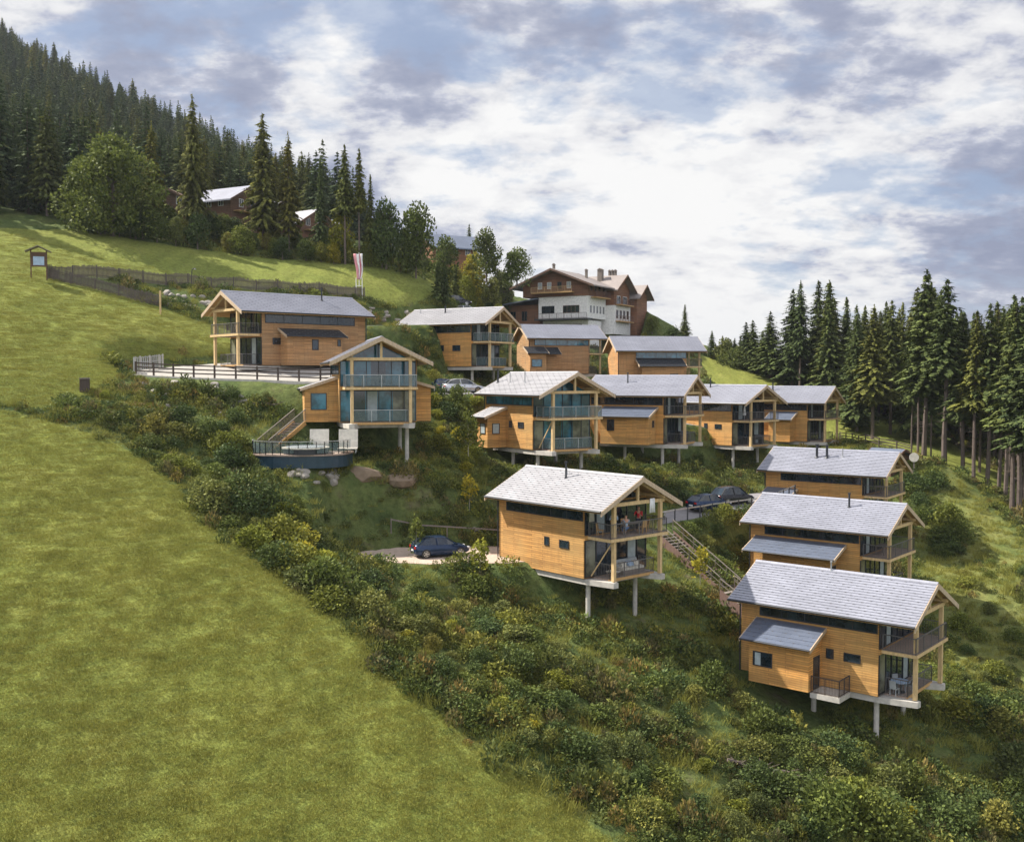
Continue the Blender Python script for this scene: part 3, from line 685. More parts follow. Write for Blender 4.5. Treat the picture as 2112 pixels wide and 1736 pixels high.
c7 = chalet('7', 'rightmost timber chalet of the middle row with green meadow behind its balcony', windows=(),
            annexes=(dict(x0=-6.3, x1=-3.5, yo=5.2),), chimneys=((-7.4, -1.0, .9, .09),), group='timber chalets on stilts down the hillside')
c6 = chalet('6', 'middle row chalet third from the left, with a plain timber side wall', chimneys=((-7.0, -.6, 1.1, .08),))
c5 = chalet('5', 'middle row chalet second from the left with a blue grey annex roof facing downhill', windows=(),
            annexes=(dict(x0=-8.0, x1=-2.8, yo=5.3, wins=((-7.25, -6.45, 1.35, 2.5, 'glass', None),), sidewins=((3.7, 4.2, 1.7, 2.4, 'glass'),)),), chimneys=((-6.58, -1.5, 1.0, .07),), siding='siding')
c4 = chalet('4', 'leftmost chalet of the middle row, with glass balconies and a small two window bay', rail='glass', glass='glass_blue', brace=True, roofm='roof_pale',
            annexes=(dict(x0=-8.4, x1=-6.5, yo=5.2, roofm='roof_pale', wins=((-7.75, -6.85, 1.25, 2.25, 'curtain', None),), sidewins=((3.9, 4.7, 1.25, 2.25, 'curtain'),)),),
            chimneys=((-9.89, -2.0, 1.2, .09), (-7.68, -2.0, .9, .04), (-5.1, -2.0, .95, .05)), curtains=((-3.0, -2.1, .13, 2.55, 'glass_tan'), (1.2, 3.0, .13, 2.55, 'glass_tan'), (-3.0, -2.1, 3.02, 4.98, 'glass'), (-1.0, -.1, .13, 2.55, 'glass')))
c2 = chalet('2', 'pale roofed chalet in the back row, second from the left', roofm='roof_pale', rail='glass', chimneys=((-7.0, -1.0, .75, .09), (-10.6, -1.0, .5, .04)),
            windows=((-6.2, -5.75, 1.8, 2.5), (-4.55, -3.45, 1.8, 2.48)))
c1 = chalet('1', 'uppermost left chalet on the fenced paved terrace with its balcony facing left', near=1, siding='siding_grey', windows=((-4.0, -3.06, 1.95, 2.56),), strip=(-12.1, -2.3),
            annexes=(dict(x0=-9.8, x1=-3.9, yo=4.5, zt=3.5, ze=2.75, over=.35, wins=((-7.2, -6.5, 1.45, 2.45, 'glass', None), (-9.65, -9.3, 1.85, 2.5, 'glass', None)), roofm='anthracite'),),
            chimneys=((-9.7, 1.0, 1.2, .08),), stilts=False)
cD = chalet('D', 'chalet with the tall blue glass gable facing the camera above the hot tub deck', rail='glass', glass='glass_blue', brace=False, windows=(), siding='siding',
            annexes=(dict(x0=-7.0, x1=-3.4, yo=5.9, zt=3.75, ze=2.75, over=.35, roofm='roof_pale', sidewins=((4.1, 5.4, 1.0, 2.4, 'glass_blue'),)),
                     dict(x0=-8.0, x1=-3.4, yo=4.6, side=1, zt=3.4, ze=2.9, over=.3, roofm='roof_pale')),
            curtains=((-2.0, -1.1, .13, 2.55, 'glass'), (-.9, -.1, .13, 2.55, 'curtain'), (.3, 1.0, .13, 2.55, 'glass_blue'), (-.6, .6, 3.02, 4.98, 'glass'), (1.2, 3.0, .13, 2.55, 'glass_tan')))
c3 = chalet('3', 'blue grey roofed chalet directly below the hotel, with a window annex and entrance', siding='siding_grey', windows=(), roofm='roof', glass='glass_blue',
            annexes=(dict(x0=-11.2, x1=-8.9, yo=5.2, zt=3.78, ze=2.82, roofm='anthracite', wins=((-11.0, -9.5, .95, 2.0, 'glass_blue', None),), door=(3.5, 4.4)), dict(x0=-8.7, x1=-6.9, yo=3.7, zt=3.7, ze=2.75, over=1.3, roofm='anthracite')), )
c8 = chalet('8', 'chalet at the right end of the back row, with a brown gable on its left', siding='siding_grey', windows=(), roofm='roof', glass='glass_blue', strip=(-9.0, -2.05),
            annexes=(dict(x0=-8.6, x1=-2.9, yo=5.0, zt=3.9, ze=2.9, roofm='anthracite', wins=((-4.8, -3.7, .7, 1.9, 'glass', None),)),))
# ------------------------------------------------------------------ plants
def kites(c, out, side, l, w_, back=.35):
    """pointed leaf-like quads: centre, outward and sideways unit vectors, length, half width"""
    c = np.asarray(c); l = np.asarray(l)[:, None]; w_ = np.asarray(w_)[:, None]
    return np.stack([c-out*l*back, c+side*w_, c+out*l, c-side*w_], 1)
def unit(v): return v/np.maximum(np.linalg.norm(v, axis=-1, keepdims=True), 1e-9)
def spruce_mesh(name, h, bare, seed, mat, rmax=None, dens=1.0, thin=0.0, wide=1.0):
    r = np.random.default_rng(seed); rmax = (rmax*1.22 if rmax else h*.19)*wide; b0 = bare*h; V = []
    step = .42/dens*(h/18)**.3; zs = np.arange(b0, h-.15, step)
    for z in zs:
        k = (z-b0)/(h-b0); prof = (1-k)**.82*min(1, .45+k*6)
        R_ = rmax*prof*r.uniform(.72, 1.14)+.12
        nb = max(4, int((6+R_*2.9)*min(1, dens*1.1)))
        if thin and r.random() < thin: nb = max(2, nb//3)
        a = r.uniform(0, 2*pi)+np.arange(nb)*2*pi/nb+r.normal(0, .22, nb); Rb = R_*r.uniform(.55, 1.15, nb); zb = z+r.normal(0, .12, nb)
        m = max(2, int(R_/(.42 if dens < .7 else .30)))
        for t in (np.arange(m)+.6)/m:
            out = np.stack([np.cos(a), np.sin(a), np.full(nb, -.10-.38*t+.22*k)], -1); out = unit(out+r.normal(0, .12, out.shape))
            side = np.stack([-np.sin(a), np.cos(a), r.normal(0, .25, nb)], -1)
            c = np.stack([np.cos(a)*Rb*t, np.sin(a)*Rb*t, zb-Rb*t*(.30-.25*k)-.28*Rb*t*t*.3], -1)
            V.append(kites(c, out, side, Rb/m*1.25+.1, ((.18+.36*Rb*(1-t*.72)/1.6)*(1 if dens < .7 else .66))*r.uniform(.7, 1.3, nb)))
            hang = np.stack([out[:, 0]*.45, out[:, 1]*.45, np.full(nb, -1.)], -1)   # drooping twigs
            V.append(kites(c, unit(hang), side, np.full(nb, .32+.12*R_/3), np.full(nb, .10+.05*R_)))
    n = 10; z = h-r.uniform(0, .9, n); a = r.uniform(0, 6.28, n)
    out = unit(np.stack([np.cos(a), np.sin(a), np.full(n, .9)], -1)); V.append(kites(np.stack([0*z, 0*z, z], -1), out, np.stack([-np.sin(a), np.cos(a), 0*a], -1), np.full(n, .34), np.full(n, .09)))
    return quad_mesh(name, np.concatenate([v.reshape(-1, 3) for v in V]), mat)
def leaf_ball(r, n, c, rad, size, up=.15):
    d = unit(r.normal(size=(n, 3))); rr = rad*np.cbrt(r.uniform(.25, 1.05, n))[:, None]; p = np.asarray(c)+d*rr
    o = unit(r.normal(size=(n, 3))+d*.9+np.array([0, 0, up])); s = unit(np.cross(o, r.normal(size=(n, 3)))); L = size*r.uniform(.6, 1.3, n)
    return kites(p, o, s, L, L*.55, .6)
def bush_mesh(name, h, wd, seed, mat, n=900, size=.22, blobs=9, base=.08, taper=0.0, loose=0.0, br=.29):
    r = np.random.default_rng(seed); V = []
    for i in range(blobs):
        a = r.uniform(0, 2*pi); k = (i+.5)/blobs; zc = h*(base+(1-base-.12)*k); q = wd/2*(1-abs(2*k-.85+taper)**2*.55)*(r.uniform(.25, .85) if br > .2 else r.uniform(.35, 1.04))
        c = np.array([cos(a)*q, sin(a)*q, zc]); rad = np.array([1, 1, .85])*(wd*br*r.uniform(.6, 1.25))
        V.append(leaf_ball(r, n//blobs, c, rad, size))
    m = int(n*(.12+loose)); d = unit(r.normal(size=(m, 3))); d[:, 2] = abs(d[:, 2]); p = d*np.array([wd*.55, wd*.55, h*.98])*r.uniform(.6, 1.08, (m, 1))
    o = unit(d+r.normal(0, .5, (m, 3))); V.append(kites(p, o, unit(np.cross(o, r.normal(size=(m, 3)))), np.full(m, size*1.1), np.full(m, size*.45), .5))
    return quad_mesh(name, np.concatenate([v.reshape(-1, 3) for v in V]), mat)
def trunk_mesh(name, h, r0, seed, mat, limbs=0, lmin=.3, stubs=0, lean=.02, lr=.3):
    r = random.Random(seed); m = MB(); p = Vector((0, 0, -.5)); n = 6; rad = r0
    for i in range(n):
        q = Vector((r.uniform(-1, 1)*lean*h/n, r.uniform(-1, 1)*lean*h/n, -.5+(h+.5)*(i+1)/n)); q.x += p.x; q.y += p.y
        m.tube(p, q, r0*(1-i/n*.9), r0*(1-(i+1)/n*.9), 7, cap=(i == n-1)); p = q
    for _ in range(limbs):
        z = h*r.uniform(lmin, .85); a = r.uniform(0, 2*pi); L = h*lr*r.uniform(.6, 1.1)
        m.tube((0, 0, z), (cos(a)*L*.8, sin(a)*L*.8, z+L*.6), r0*.35*(1-z/h*.5), r0*.08, 5)
    for _ in range(stubs):
        z = h*r.uniform(.12, .6); a = r.uniform(0, 2*pi); L = r.uniform(.4, 1.3); m.tube((0, 0, z), (cos(a)*L, sin(a)*L, z-L*.15), .03, .01, 4)
    me = bpy.data.meshes.new(name); me.from_pydata(m.v, [], m.f); me.materials.append(M[mat]); return me
def plant_kind(name, crown, trunk=None):
    return dict(name=name, crown=crown, trunk=trunk)
def plant(kind, x, y, s=1.0, sz=None, rz=None, z=None, label=None, cat=None, group=None, tilt=0):
    z = G(x, y) if z is None else z; rz = rnd.uniform(0, 6.28) if rz is None else rz; sz = s if sz is None else sz
    if kind['trunk'] is None:
        o = bpy.data.objects.new(kind['name'], kind['crown']); COL.objects.link(o)
        o.location = (x, y, z); o.scale = (s, s, sz); o.rotation_euler = (0, tilt, rz); return tag(o, label=label, cat=cat, group=group)
    e = empty(kind['name'], (x, y, z), rz, label=label, cat=cat, group=group); e.scale = (s, s, sz)
    for nm, me in (('crown', kind['crown']), ('trunk', kind['trunk'])):
        o = bpy.data.objects.new(nm, me); COL.objects.link(o); o.parent = e
    return e
# kinds
SP_FAR = [plant_kind('spruce_tree', spruce_mesh('far_spruce_crown', 16, .06, 100+i, 'spruce_far', dens=.66, wide=[1.15, .95, 1.3, 1.05, 1.2][i]), trunk_mesh('far_spruce_trunk', 15.6, .2, i, 'bark')) for i in range(5)]
SP_TALL = [plant_kind('spruce_tree', spruce_mesh('tall_spruce_crown', 22, [.34, .42, .28, .48, .38][i], 200+i, 'spruce', rmax=[2.6, 2.3, 3.0, 2.2, 2.5][i], dens=1.25, thin=.15), trunk_mesh('tall_spruce_trunk', 21.6, .27, 20+i, 'bark', stubs=34)) for i in range(5)]
SP_FULL = [plant_kind('spruce_tree', spruce_mesh('full_spruce_crown', 20, .08, 300+i, 'spruce', rmax=[3.0, 2.6, 3.3][i], dens=1.2, thin=.08), trunk_mesh('full_spruce_trunk', 19.6, .27, 30+i, 'bark')) for i in range(3)]
LARCH = [plant_kind('larch_tree', spruce_mesh('larch_crown', 18, .16, 400+i, 'larch', rmax=[3.4, 2.8][i], dens=1.15, thin=.25), trunk_mesh('larch_trunk', 17.6, .25, 40+i, 'bark', stubs=10)) for i in range(2)]
def decid(nm, h, wd, seed, mat, n, size, base, blobs, taper=0, tr='bark', limbs=12, r0=.17):
    return plant_kind(nm, bush_mesh(nm+'_crown', h, wd, seed, mat, n, size, blobs, base, taper, .05), trunk_mesh(nm+'_trunk', h*.86, r0, seed, tr, limbs=limbs, lean=.05))
DEC = [decid('leafy_tree', 8, 5.2, 500, 'leaf', 3600, .24, .2, 26), decid('leafy_tree', 8, 4.2, 501, 'leaf_dark', 3000, .24, .18, 22), decid('leafy_tree', 8, 4.4, 502, 'leaf_yellow', 2800, .23, .12, 22),
       decid('leafy_tree', 8, 4.0, 503, 'leaf_olive', 2600, .25, .2, 20)]
BIG = plant_kind('broad_leafy_tree', bush_mesh('broad_leafy_tree_crown', 14, 12.5, 510, 'leaf', 17000, .27, 85, .1, .25, -.03, .15), trunk_mesh('broad_leafy_tree_trunk', 12, .4, 510, 'bark', limbs=18, lean=.05))
AIRY = decid('airy_young_tree', 6, 3.0, 520, 'leaf', 700, .2, .35, 16, .1, 'bark_pale', 10, .07)
SAP = [decid('staked_sapling', 3.4, 1.5, 530, 'leaf_yellow', 420, .15, .45, 9, .1, 'bark_pale', 5, .03), decid('staked_sapling', 3.4, 1.2, 531, 'leaf', 380, .15, .5, 8, .1, 'bark_pale', 5, .03)]
SHRUB = [plant_kind('shrub', bush_mesh('shrub_foliage', [2.2, 1.8, 2.0, 2.6, 1.6, 2.2, 1.7][i], [2.6, 3.0, 3.4, 2.2, 3.2, 2.0, 3.0][i], 600+i, m, 1700, .13, 13, .04, [0, .2, .3, -.3, .3, -.4, .2][i], .08)) for i, m in enumerate(['leaf_dark', 'leaf', 'leaf_dark', 'leaf_olive', 'leaf', 'leaf_yellow', 'leaf_olive'])]
CONIF = [plant_kind('slim_conifer', spruce_mesh('slim_conifer_crown', 6, .02, 700+i, 'spruce', rmax=.95, dens=1.5), trunk_mesh('slim_conifer_trunk', 5.7, .09, 70+i, 'bark')) for i in range(2)]

BLOCK = []   # plan outlines nothing may grow in
for h in CH: BLOCK.append(np.array(rect(h, -CH[h][4]-.3, .6, -4.0, 4.0)))
for h, a in ANX.items(): BLOCK.append(np.array(rect(h, a[0]-.5, a[1]+.7, -a[2]-.6, -3)))
for p in (TERR, PATH_E, ROAD_R, LOT_M, ROAD_T): BLOCK.append(np.array(p))
BLOCK_LOW = list(BLOCK)+[np.array([(-35, 92), (-35, 89.9), (-29, 88.6), (-22, 88.0), (-15, 87.2), (-15, 90)])]
for i_, h in enumerate(CH):
    if h in 'EF4567D2': BLOCK_LOW[i_] = np.array(rect(h, -CH[h][4]-.3, -6.0, -4.0, 4.0))
for h in ('E', 'F', '4', 'D', '6'): BLOCK.append(np.array(rect(h, -7.5, 3.5, -6.5 if h != 'D' else -4, 4.5)))
def free_of(x, y, margin=0.0, blocks=None):
    x = np.asarray(x, float); y = np.asarray(y, float); ok = np.ones(x.shape, bool)
    for P in (blocks or BLOCK): ok &= poly_sd(x, y, P) > margin
    return ok
def in_meadow(x, y, m=0.0):   # m may vary point by point
    s = np.full(np.shape(x), 9.)
    for P in MEADOWS: s = np.minimum(s, poly_sd(np.asarray(x, float), np.asarray(y, float), P))
    return s < m
def top_px(px, py, ptop): return hit(px, py), None
def tree_px(kind, base_h, px, py, ptop, wid=1.0, Y=None, **k):
    """a tree whose foot and tip are read off the photograph; placed at its real distance and size"""
    p = hit(px, py) if Y is None else at(px, py, Y)
    if p is None: p = at(px, py, 160)
    if Y is not None: p[2] = G(p[0], p[1])
    hgt = (p[2]+.3-at(px, ptop, p[1])[2])*-1; hgt = max(1.5, hgt+.3)
    s = hgt/base_h; return plant(kind, p[0], p[1], s*wid, s, z=p[2], **k)

# ---- wooded hill on the left: nearest 170 as trees, the rest one mass
def scatter(n, x0, x1, y0, y1, seed):
    r = np.random.default_rng(seed); return r.uniform(x0, x1, n), r.uniform(y0, y1, n)
def poisson(xs, ys, d):
    cell = {}; keep = []
    for i, (x, y) in enumerate(zip(xs, ys)):
        cx, cy = int(x//d), int(y//d); ok = True
        for a in (-1, 0, 1):
            for b in (-1, 0, 1):
                for j in cell.get((cx+a, cy+b), ()):
                    if (xs[j]-x)**2+(ys[j]-y)**2 < d*d: ok = False; break
                if not ok: break
            if not ok: break
        if ok: cell.setdefault((cx, cy), []).append(i); keep.append(i)
    return np.array(keep)
x_, y_ = scatter(26000, -300, 5, 120, 520, 5)
k_ = poisson(x_, y_, 3.9); x_, y_ = x_[k_], y_[k_]; z_ = Gv(x_, y_)
pxx = 1056+FD*x_/y_
front = np.interp(pxx, [-200, 0, 170, 330, 600, 700, 760, 800], [125, 127, 136, 168, 180, 186, 200, 400])
slopeup = np.interp(x_, [-300, -248, -156, -103, -64, -48, -33, -11, 5], [515, 512, 452, 407, 342, 302, 252, 200, 188])
m_ = (y_ > front) & (y_ < slopeup) & (pxx > -150) & (pxx < 900) & ~in_meadow(x_, y_, 1.5)
x_, y_, z_ = x_[m_], y_[m_], z_[m_]
o_ = np.argsort(y_+np.abs(x_)*.25); x_, y_, z_ = x_[o_], y_[o_], z_[o_]
GRP_F = 'trees of the wooded hill on the left'
NF = 175
for i in range(min(NF, len(x_))):
    k = rnd.choice(SP_FAR) if rnd.random() < .82 else rnd.choice(LARCH); s = rnd.uniform(.72, 1.05); zs = s*rnd.uniform(.9, 1.12)
    plant(k, x_[i], y_[i], s*(.8 if k in LARCH else 1), zs*(.85 if k in LARCH else 1), z=z_[i], label='spruce tree in the dense wood on the left hill' if k in SP_FAR else 'larch tree with lighter needles in the wood on the left hill', cat='tree', group=GRP_F if k in SP_FAR else 'larches of the wooded hill on the left')
def scatter_object(name, pts, rot, scl, meshes, kind='stuff', tilt=None, label=None, cat=None):
    """one object: a cloud of points, each carrying a copy of one of the given meshes (geometry nodes)"""
    me = bpy.data.meshes.new(name); n = len(pts); me.vertices.add(n); me.vertices.foreach_set('co', np.asarray(pts, np.float32).ravel())
    a = me.attributes.new('rotz', 'FLOAT_VECTOR', 'POINT'); rv = np.zeros((n, 3), np.float32); rv[:, 2] = rot
    if tilt is not None: rv[:, :2] = tilt
    a.data.foreach_set('vector', rv.ravel())
    a = me.attributes.new('scl', 'FLOAT_VECTOR', 'POINT'); a.data.foreach_set('vector', np.asarray(scl, np.float32).ravel())
    o = bpy.data.objects.new(name, me); COL.objects.link(o); tag(o, kind=kind, label=label, cat=cat)
    c = bpy.data.collections.new(name+'_sources')
    for i, ms in enumerate(meshes):
        q = bpy.data.objects.new(name+'_piece', ms); c.objects.link(q)
    ng = bpy.data.node_groups.new(name, 'GeometryNodeTree'); ng.interface.new_socket('Geometry', in_out='INPUT', socket_type='NodeSocketGeometry'); ng.interface.new_socket('Geometry', in_out='OUTPUT', socket_type='NodeSocketGeometry')
    N = ng.nodes; gi = N.new('NodeGroupInput'); go = N.new('NodeGroupOutput'); ci = N.new('GeometryNodeCollectionInfo'); ci.inputs['Collection'].default_value = c
    ci.inputs['Separate Children'].default_value = True; ci.inputs['Reset Children'].default_value = True
    iop = N.new('GeometryNodeInstanceOnPoints'); iop.inputs['Pick Instance'].default_value = True
    r1 = N.new('GeometryNodeInputNamedAttribute'); r1.data_type = 'FLOAT_VECTOR'; r1.inputs[0].default_value = 'rotz'
    r2 = N.new('GeometryNodeInputNamedAttribute'); r2.data_type = 'FLOAT_VECTOR'; r2.inputs[0].default_value = 'scl'
    er = N.new('FunctionNodeEulerToRotation')
    L = ng.links; L.new(gi.outputs[0], iop.inputs['Points']); L.new(ci.outputs[0], iop.inputs['Instance']); L.new(r1.outputs[0], er.inputs[0]); L.new(er.outputs[0], iop.inputs['Rotation'])
    L.new(r2.outputs[0], iop.inputs['Scale']); L.new(iop.outputs[0], go.inputs[0])
    md = o.modifiers.new('scatter', 'NODES'); md.node_group = ng; return o
xr, yr, zr = x_[NF:], y_[NF:], z_[NF:]; n = len(xr); r_g = np.random.default_rng(8); s = r_g.uniform(.62, 1.0, n)
scatter_object('distant_forest', np.stack([xr, yr, zr], -1), r_g.uniform(0, 6.28, n), np.stack([s, s, s*r_g.uniform(.9, 1.2, n)], -1), [k['crown'] for k in SP_FAR]*3+[LARCH[0]['crown']])

# ---- trees at the top of the meadow, read off the photograph
T_ = 'at the top edge of the upper meadow'
tree_px(BIG, 14, 232, 488, 272, 1.0, label='huge round leafy tree at the left end of the meadow tree line', cat='tree')
for (k, bh, px, py, pt, wd, lb, ct) in [
    (LARCH[0], 18, 400, 492, 192, .62, 'tallest slim larch standing right of the huge round tree', 'tree'),
    (LARCH[1], 18, 315, 486, 250, .85, 'larch directly behind and right of the huge round tree', 'tree'),
    (LARCH[0], 18, 544, 515, 232, .80, 'tall broad conifer with ragged top in front of the pale roofed far chalets', 'tree'),
    (LARCH[1], 18, 596, 520, 272, .72, 'ragged conifer just right of the tall broad one', 'tree'),
    (SP_TALL[1], 22, 712, 545, 296, .9, 'bare stemmed spruce, left one of the slim pair against the sky', 'tree'),
    (SP_TALL[3], 22, 742, 550, 304, .8, 'bare stemmed spruce, right one of the slim pair against the sky', 'tree'),
    (SP_FULL[0], 20, 662, 520, 328, .7, 'dark spruce between the ragged conifers and the slim pair', 'tree'),
    (SP_FULL[1], 20, 765, 550, 360, .8, 'short dark spruce right behind the slim pair', 'tree'),
    (DEC[1], 8, 797, 556, 410, .8, 'dark leafy tree against the sky right of the slim spruces', 'tree'),
    (DEC[0], 8, 858, 574, 420, .75, 'leafy tree with bare lower stems standing alone on the bright meadow', 'tree'),
    (DEC[2], 8, 704, 540, 424, .8, 'yellow green rounded tree in the middle of the tree line', 'tree'),
    (DEC[1], 8, 918, 600, 484, .8, 'dark round tree in front of the reddish far chalet', 'tree'),
    (DEC[1], 8, 1003, 575, 470, .9, 'dark leafy tree against the sky left of the hotel', 'tree'),
    (SP_FULL[2], 20, 968, 575, 462, 1.0, 'pointed spruce against the sky left of the hotel', 'tree'),
    (DEC[2], 8, 980, 625, 515, .9, 'light green tree left of the hotel behind the parked car', 'tree'),
    (DEC[0], 8, 1066, 590, 512, 1.15, 'round tree against the sky directly left of the hotel gable', 'tree'),
    (CONIF[0], 6, 905, 628, 541, 1.1, 'slim dark conifer above the pale roofed chalet, left one', 'tree'),
    (CONIF[1], 6, 918, 626, 548, 1.0, 'slim dark conifer above the pale roofed chalet, middle one', 'tree'),
    (CONIF[0], 6, 939, 624, 553, 1.1, 'slim dark conifer above the pale roofed chalet, right one', 'tree'),
    (AIRY, 6, 1213, 700, 622, 1.6, 'light green young tree before the white wall of the hotel', 'tree'),
    (AIRY, 6, 1098, 690, 635, 1.4, 'small light tree by the left end of the hotel base', 'tree'),
    (SP_FULL[1], 20, 1412, 715, 628, 1.3, 'single dark spruce on the skyline right of the hotel', 'tree'),
    (DEC[0], 8, 1345, 690, 652, 1.3, 'small bushy tree on the skyline right of the hotel', 'tree'),
    (DEC[1], 8, 1388, 725, 672, 1.5, 'low bushy tree at the foot of the skyline spruce', 'tree'),
    (DEC[2], 8, 1783, 848, 770, 1.5, 'round light bush tree at the edge of the right meadow', 'tree'),
    (DEC[3], 8, 1862, 868, 795, 1.4, 'second round bush tree at the edge of the right meadow', 'tree')]:
    tree_px(k, bh, px, py, pt, wd, label=lb, cat=ct)
# the belt of mixed trees along the meadow's top
for i in range(64):
    px = 150+i*11.8+rnd.uniform(-6, 6); py = np.interp(px, [150, 300, 420, 560, 700, 850, 900], [480, 499, 518, 536, 548, 566, 560])-rnd.choice([2, 5, 14, 24])*(1 if px < 820 else .4)
    hh = (rnd.uniform(40, 64) if 410 < px < 690 else rnd.uniform(40, 85))*(1 if px < 800 else .6)*np.interp(px, [150, 400, 600, 900], [1.0, 1.05, .85, .8])
    k = rnd.choice([DEC[0], DEC[1], DEC[1], DEC[3], DEC[2]] if px > 500 else [DEC[1], DEC[1], DEC[0], DEC[3]])
    tree_px(k, 8, px, py, py-hh, rnd.uniform(.9, 1.5), label='small leafy tree in the dense belt along the top of the meadow', cat='tree', group='small trees in the belt along the top of the meadow')
for i in range(26):
    px = rnd.uniform(940, 1310); py = np.interp(px, [940, 1100, 1310], [640, 690, 720])-rnd.uniform(-8, 18)
    p = hit(px, py)
    if p is None or not free_of(p[0], p[1], .5): continue
    if 1060 < px < 1290 and p[1] > 163: continue
    tree_px(rnd.choice(DEC), 8, px, py, py-rnd.uniform(22, 42), 1.2, label='bushy tree on the bank around the hotel', cat='tree', group='bushy trees on the bank around the hotel')

for i in range(20):
    px = rnd.uniform(770, 1055); Y = rnd.uniform(162, 186); q = at(px, 520, Y); q[2] = G(q[0], q[1])
    if in_meadow(q[0], q[1], 1.0): continue
    pyb = 775-(q[2]/Y)*FD; s_ = (rnd.uniform(52, 88)/FD*Y)/8
    plant(rnd.choice(DEC), q[0], q[1], s_, s_, z=q[2], label='tree in the loose group on the skyline between the left hill and the hotel', cat='tree', group='trees on the skyline between the left hill and the hotel')
# ---- tall wood on the right
GRP_R = 'tall spruces of the wood on the right'
fl = [(1590, 788), (1640, 792), (1700, 802), (1752, 835), (1800, 862), (1850, 872), (1900, 886), (1960, 912), (2025, 952), (2110, 1000), (2190, 1050), (2330, 1120)]
P_ = [hit(*q) for q in fl]; P_ = np.array([p if p is not None else at(*q, 165) for p, q in zip(P_, fl)])
nr = 0; taken = []
tops = ([1560, 1595, 1640, 1700, 1740, 1790, 1850, 1900, 1960, 2010, 2112, 2300], [690, 555, 565, 575, 615, 640, 622, 590, 610, 630, 610, 600])
def wood_tree(x, y, z, kinds, label, group, lift=0, jit=.07):
    px = 1056+FD*x/y; pt = np.interp(px, *tops)+lift; hgt = at(px, pt, y)[2]-z
    hgt = min(28, max(6, hgt*rnd.uniform(1-jit*1.6, 1+jit*.4))); k = rnd.choice(kinds); bh = {id(q): 22 for q in SP_TALL}; b = 18 if k in LARCH else bh.get(id(k), 20)
    plant(k, x, y, (hgt/b)*rnd.uniform(.95, 1.3), hgt/b, z=z, label=label, cat='tree', group=group)
for row in range(7):
    for i in range(len(P_)-1):
        a, b = P_[i], P_[i+1]; L = np.hypot(*(b-a)[:2]); n = max(1, int(L/3.3))
        for k in range(n):
            p = a+(b-a)*(k+rnd.uniform(.1, .9))/n; d = (b-a)[:2]/L; nrm = np.array([-d[1], d[0]])
            if nrm[0] < 0: nrm = -nrm
            q = p[:2]+nrm*(row*4.2+rnd.uniform(-1.3, 1.3)+1.0)
            px = 1056+FD*q[0]/q[1]
            if px > 2340 or px < 1575: continue
            wood_tree(q[0], q[1], G(*q), SP_TALL[:3]+SP_FULL*2 if px < 1800 else SP_TALL+SP_FULL+LARCH, 'tall spruce with bare lower trunk in the wood on the right', GRP_R, lift=rnd.uniform(-14, 30), jit=.04)
# the nearer spruces with long bare trunks
for (px, py, pt, wd, k) in [(1880, 925, 700, .8, 1), (1893, 934, 640, .8, 3), (1905, 940, 556, 1.25, 0), (1920, 942, 720, .7, 1), (1947, 957, 572, 1.35, 3), (1986, 968, 655, 1.2, 0), (2008, 992, 640, 1.0, 1), (2036, 1004, 622, 1.1, 3),
                           (2060, 1012, 650, 1.0, 4), (2087, 1062, 618, 1.05, 1), (2101, 1068, 608, 1.1, 3), (2126, 1085, 600, 1.2, 0), (2150, 1100, 590, 1.2, 1), (2020, 975, 690, .9, 0), (2073, 1030, 640, 1.0, 3), (2112, 1040, 660, 1.1, 4)]:
    tree_px(SP_TALL[k], 22, px, py, pt, wd, label='tall spruce with long bare trunk at the near edge of the right wood', cat='tree', group='near spruces with long bare trunks on the right')
for (px, py, pt) in [(1468, 738, 690), (1490, 745, 700), (1515, 752, 705), (1538, 760, 672), (1552, 765, 668), (1572, 772, 690), (1440, 730, 706), (1500, 742, 712), (1527, 752, 700), (1560, 770, 715), (1588, 780, 650), (1476, 742, 716)]:
    tree_px(rnd.choice(SP_FULL), 20, px, py, pt-8, 1.6, label='small conifer on the skyline left of the right wood', cat='tree', group='small conifers on the skyline left of the right wood')
for i in range(30):   # brush under the edge of the wood
    px = rnd.uniform(1480, 1760); py = np.interp(px, [1480, 1600, 1700, 1760], [744, 784, 808, 838])+rnd.uniform(-8, 0)
    p = hit(px, py)
    if p is None: continue
    plant(rnd.choice(SHRUB), p[0], p[1], rnd.uniform(.9, 1.7), label='low shrub under the edge of the right wood', cat='shrub', group='low shrubs under the edge of the right wood')

# ---- shrubs on the slope
def shrub_at(x, y, s, kinds=None, lab='leafy shrub in the thicket on the slope', grp='shrubs in the thicket on the slope', sz=None):
    plant(rnd.choice(kinds or SHRUB), x, y, s, sz or s*rnd.uniform(.75, 1.25), z=G(x, y)-.1, label=lab, cat='shrub', group=grp, tilt=rnd.uniform(-.12, .12))
def shrubs_px(region, n, smin, smax, kinds, lab, grp, margin=.8, seed=0, weigh=None):
    r = random.Random(seed); P = np.array(region, float); done = 0; tries = 0; got = []
    while done < n and tries < n*14:
        tries += 1; px = r.uniform(P[:, 0].min(), P[:, 0].max()); py = r.uniform(P[:, 1].min(), P[:, 1].max())
        if poly_sd(np.array([px]), np.array([py]), P)[0] > 0: continue
        p = hit(px, py)
        if p is None or in_meadow(p[0], p[1], .5) or not free_of(p[0], p[1], margin): continue
        if any((p[0]-a)**2+(p[1]-b)**2 < 1.2 for a, b in got): continue
        got.append((p[0], p[1])); s_ = r.uniform(smin, smax)*r.choice([.55, .8, 1, 1]); shrub_at(p[0], p[1], s_, kinds, lab, grp, s_*r.uniform(.55, 1.1)); done += 1
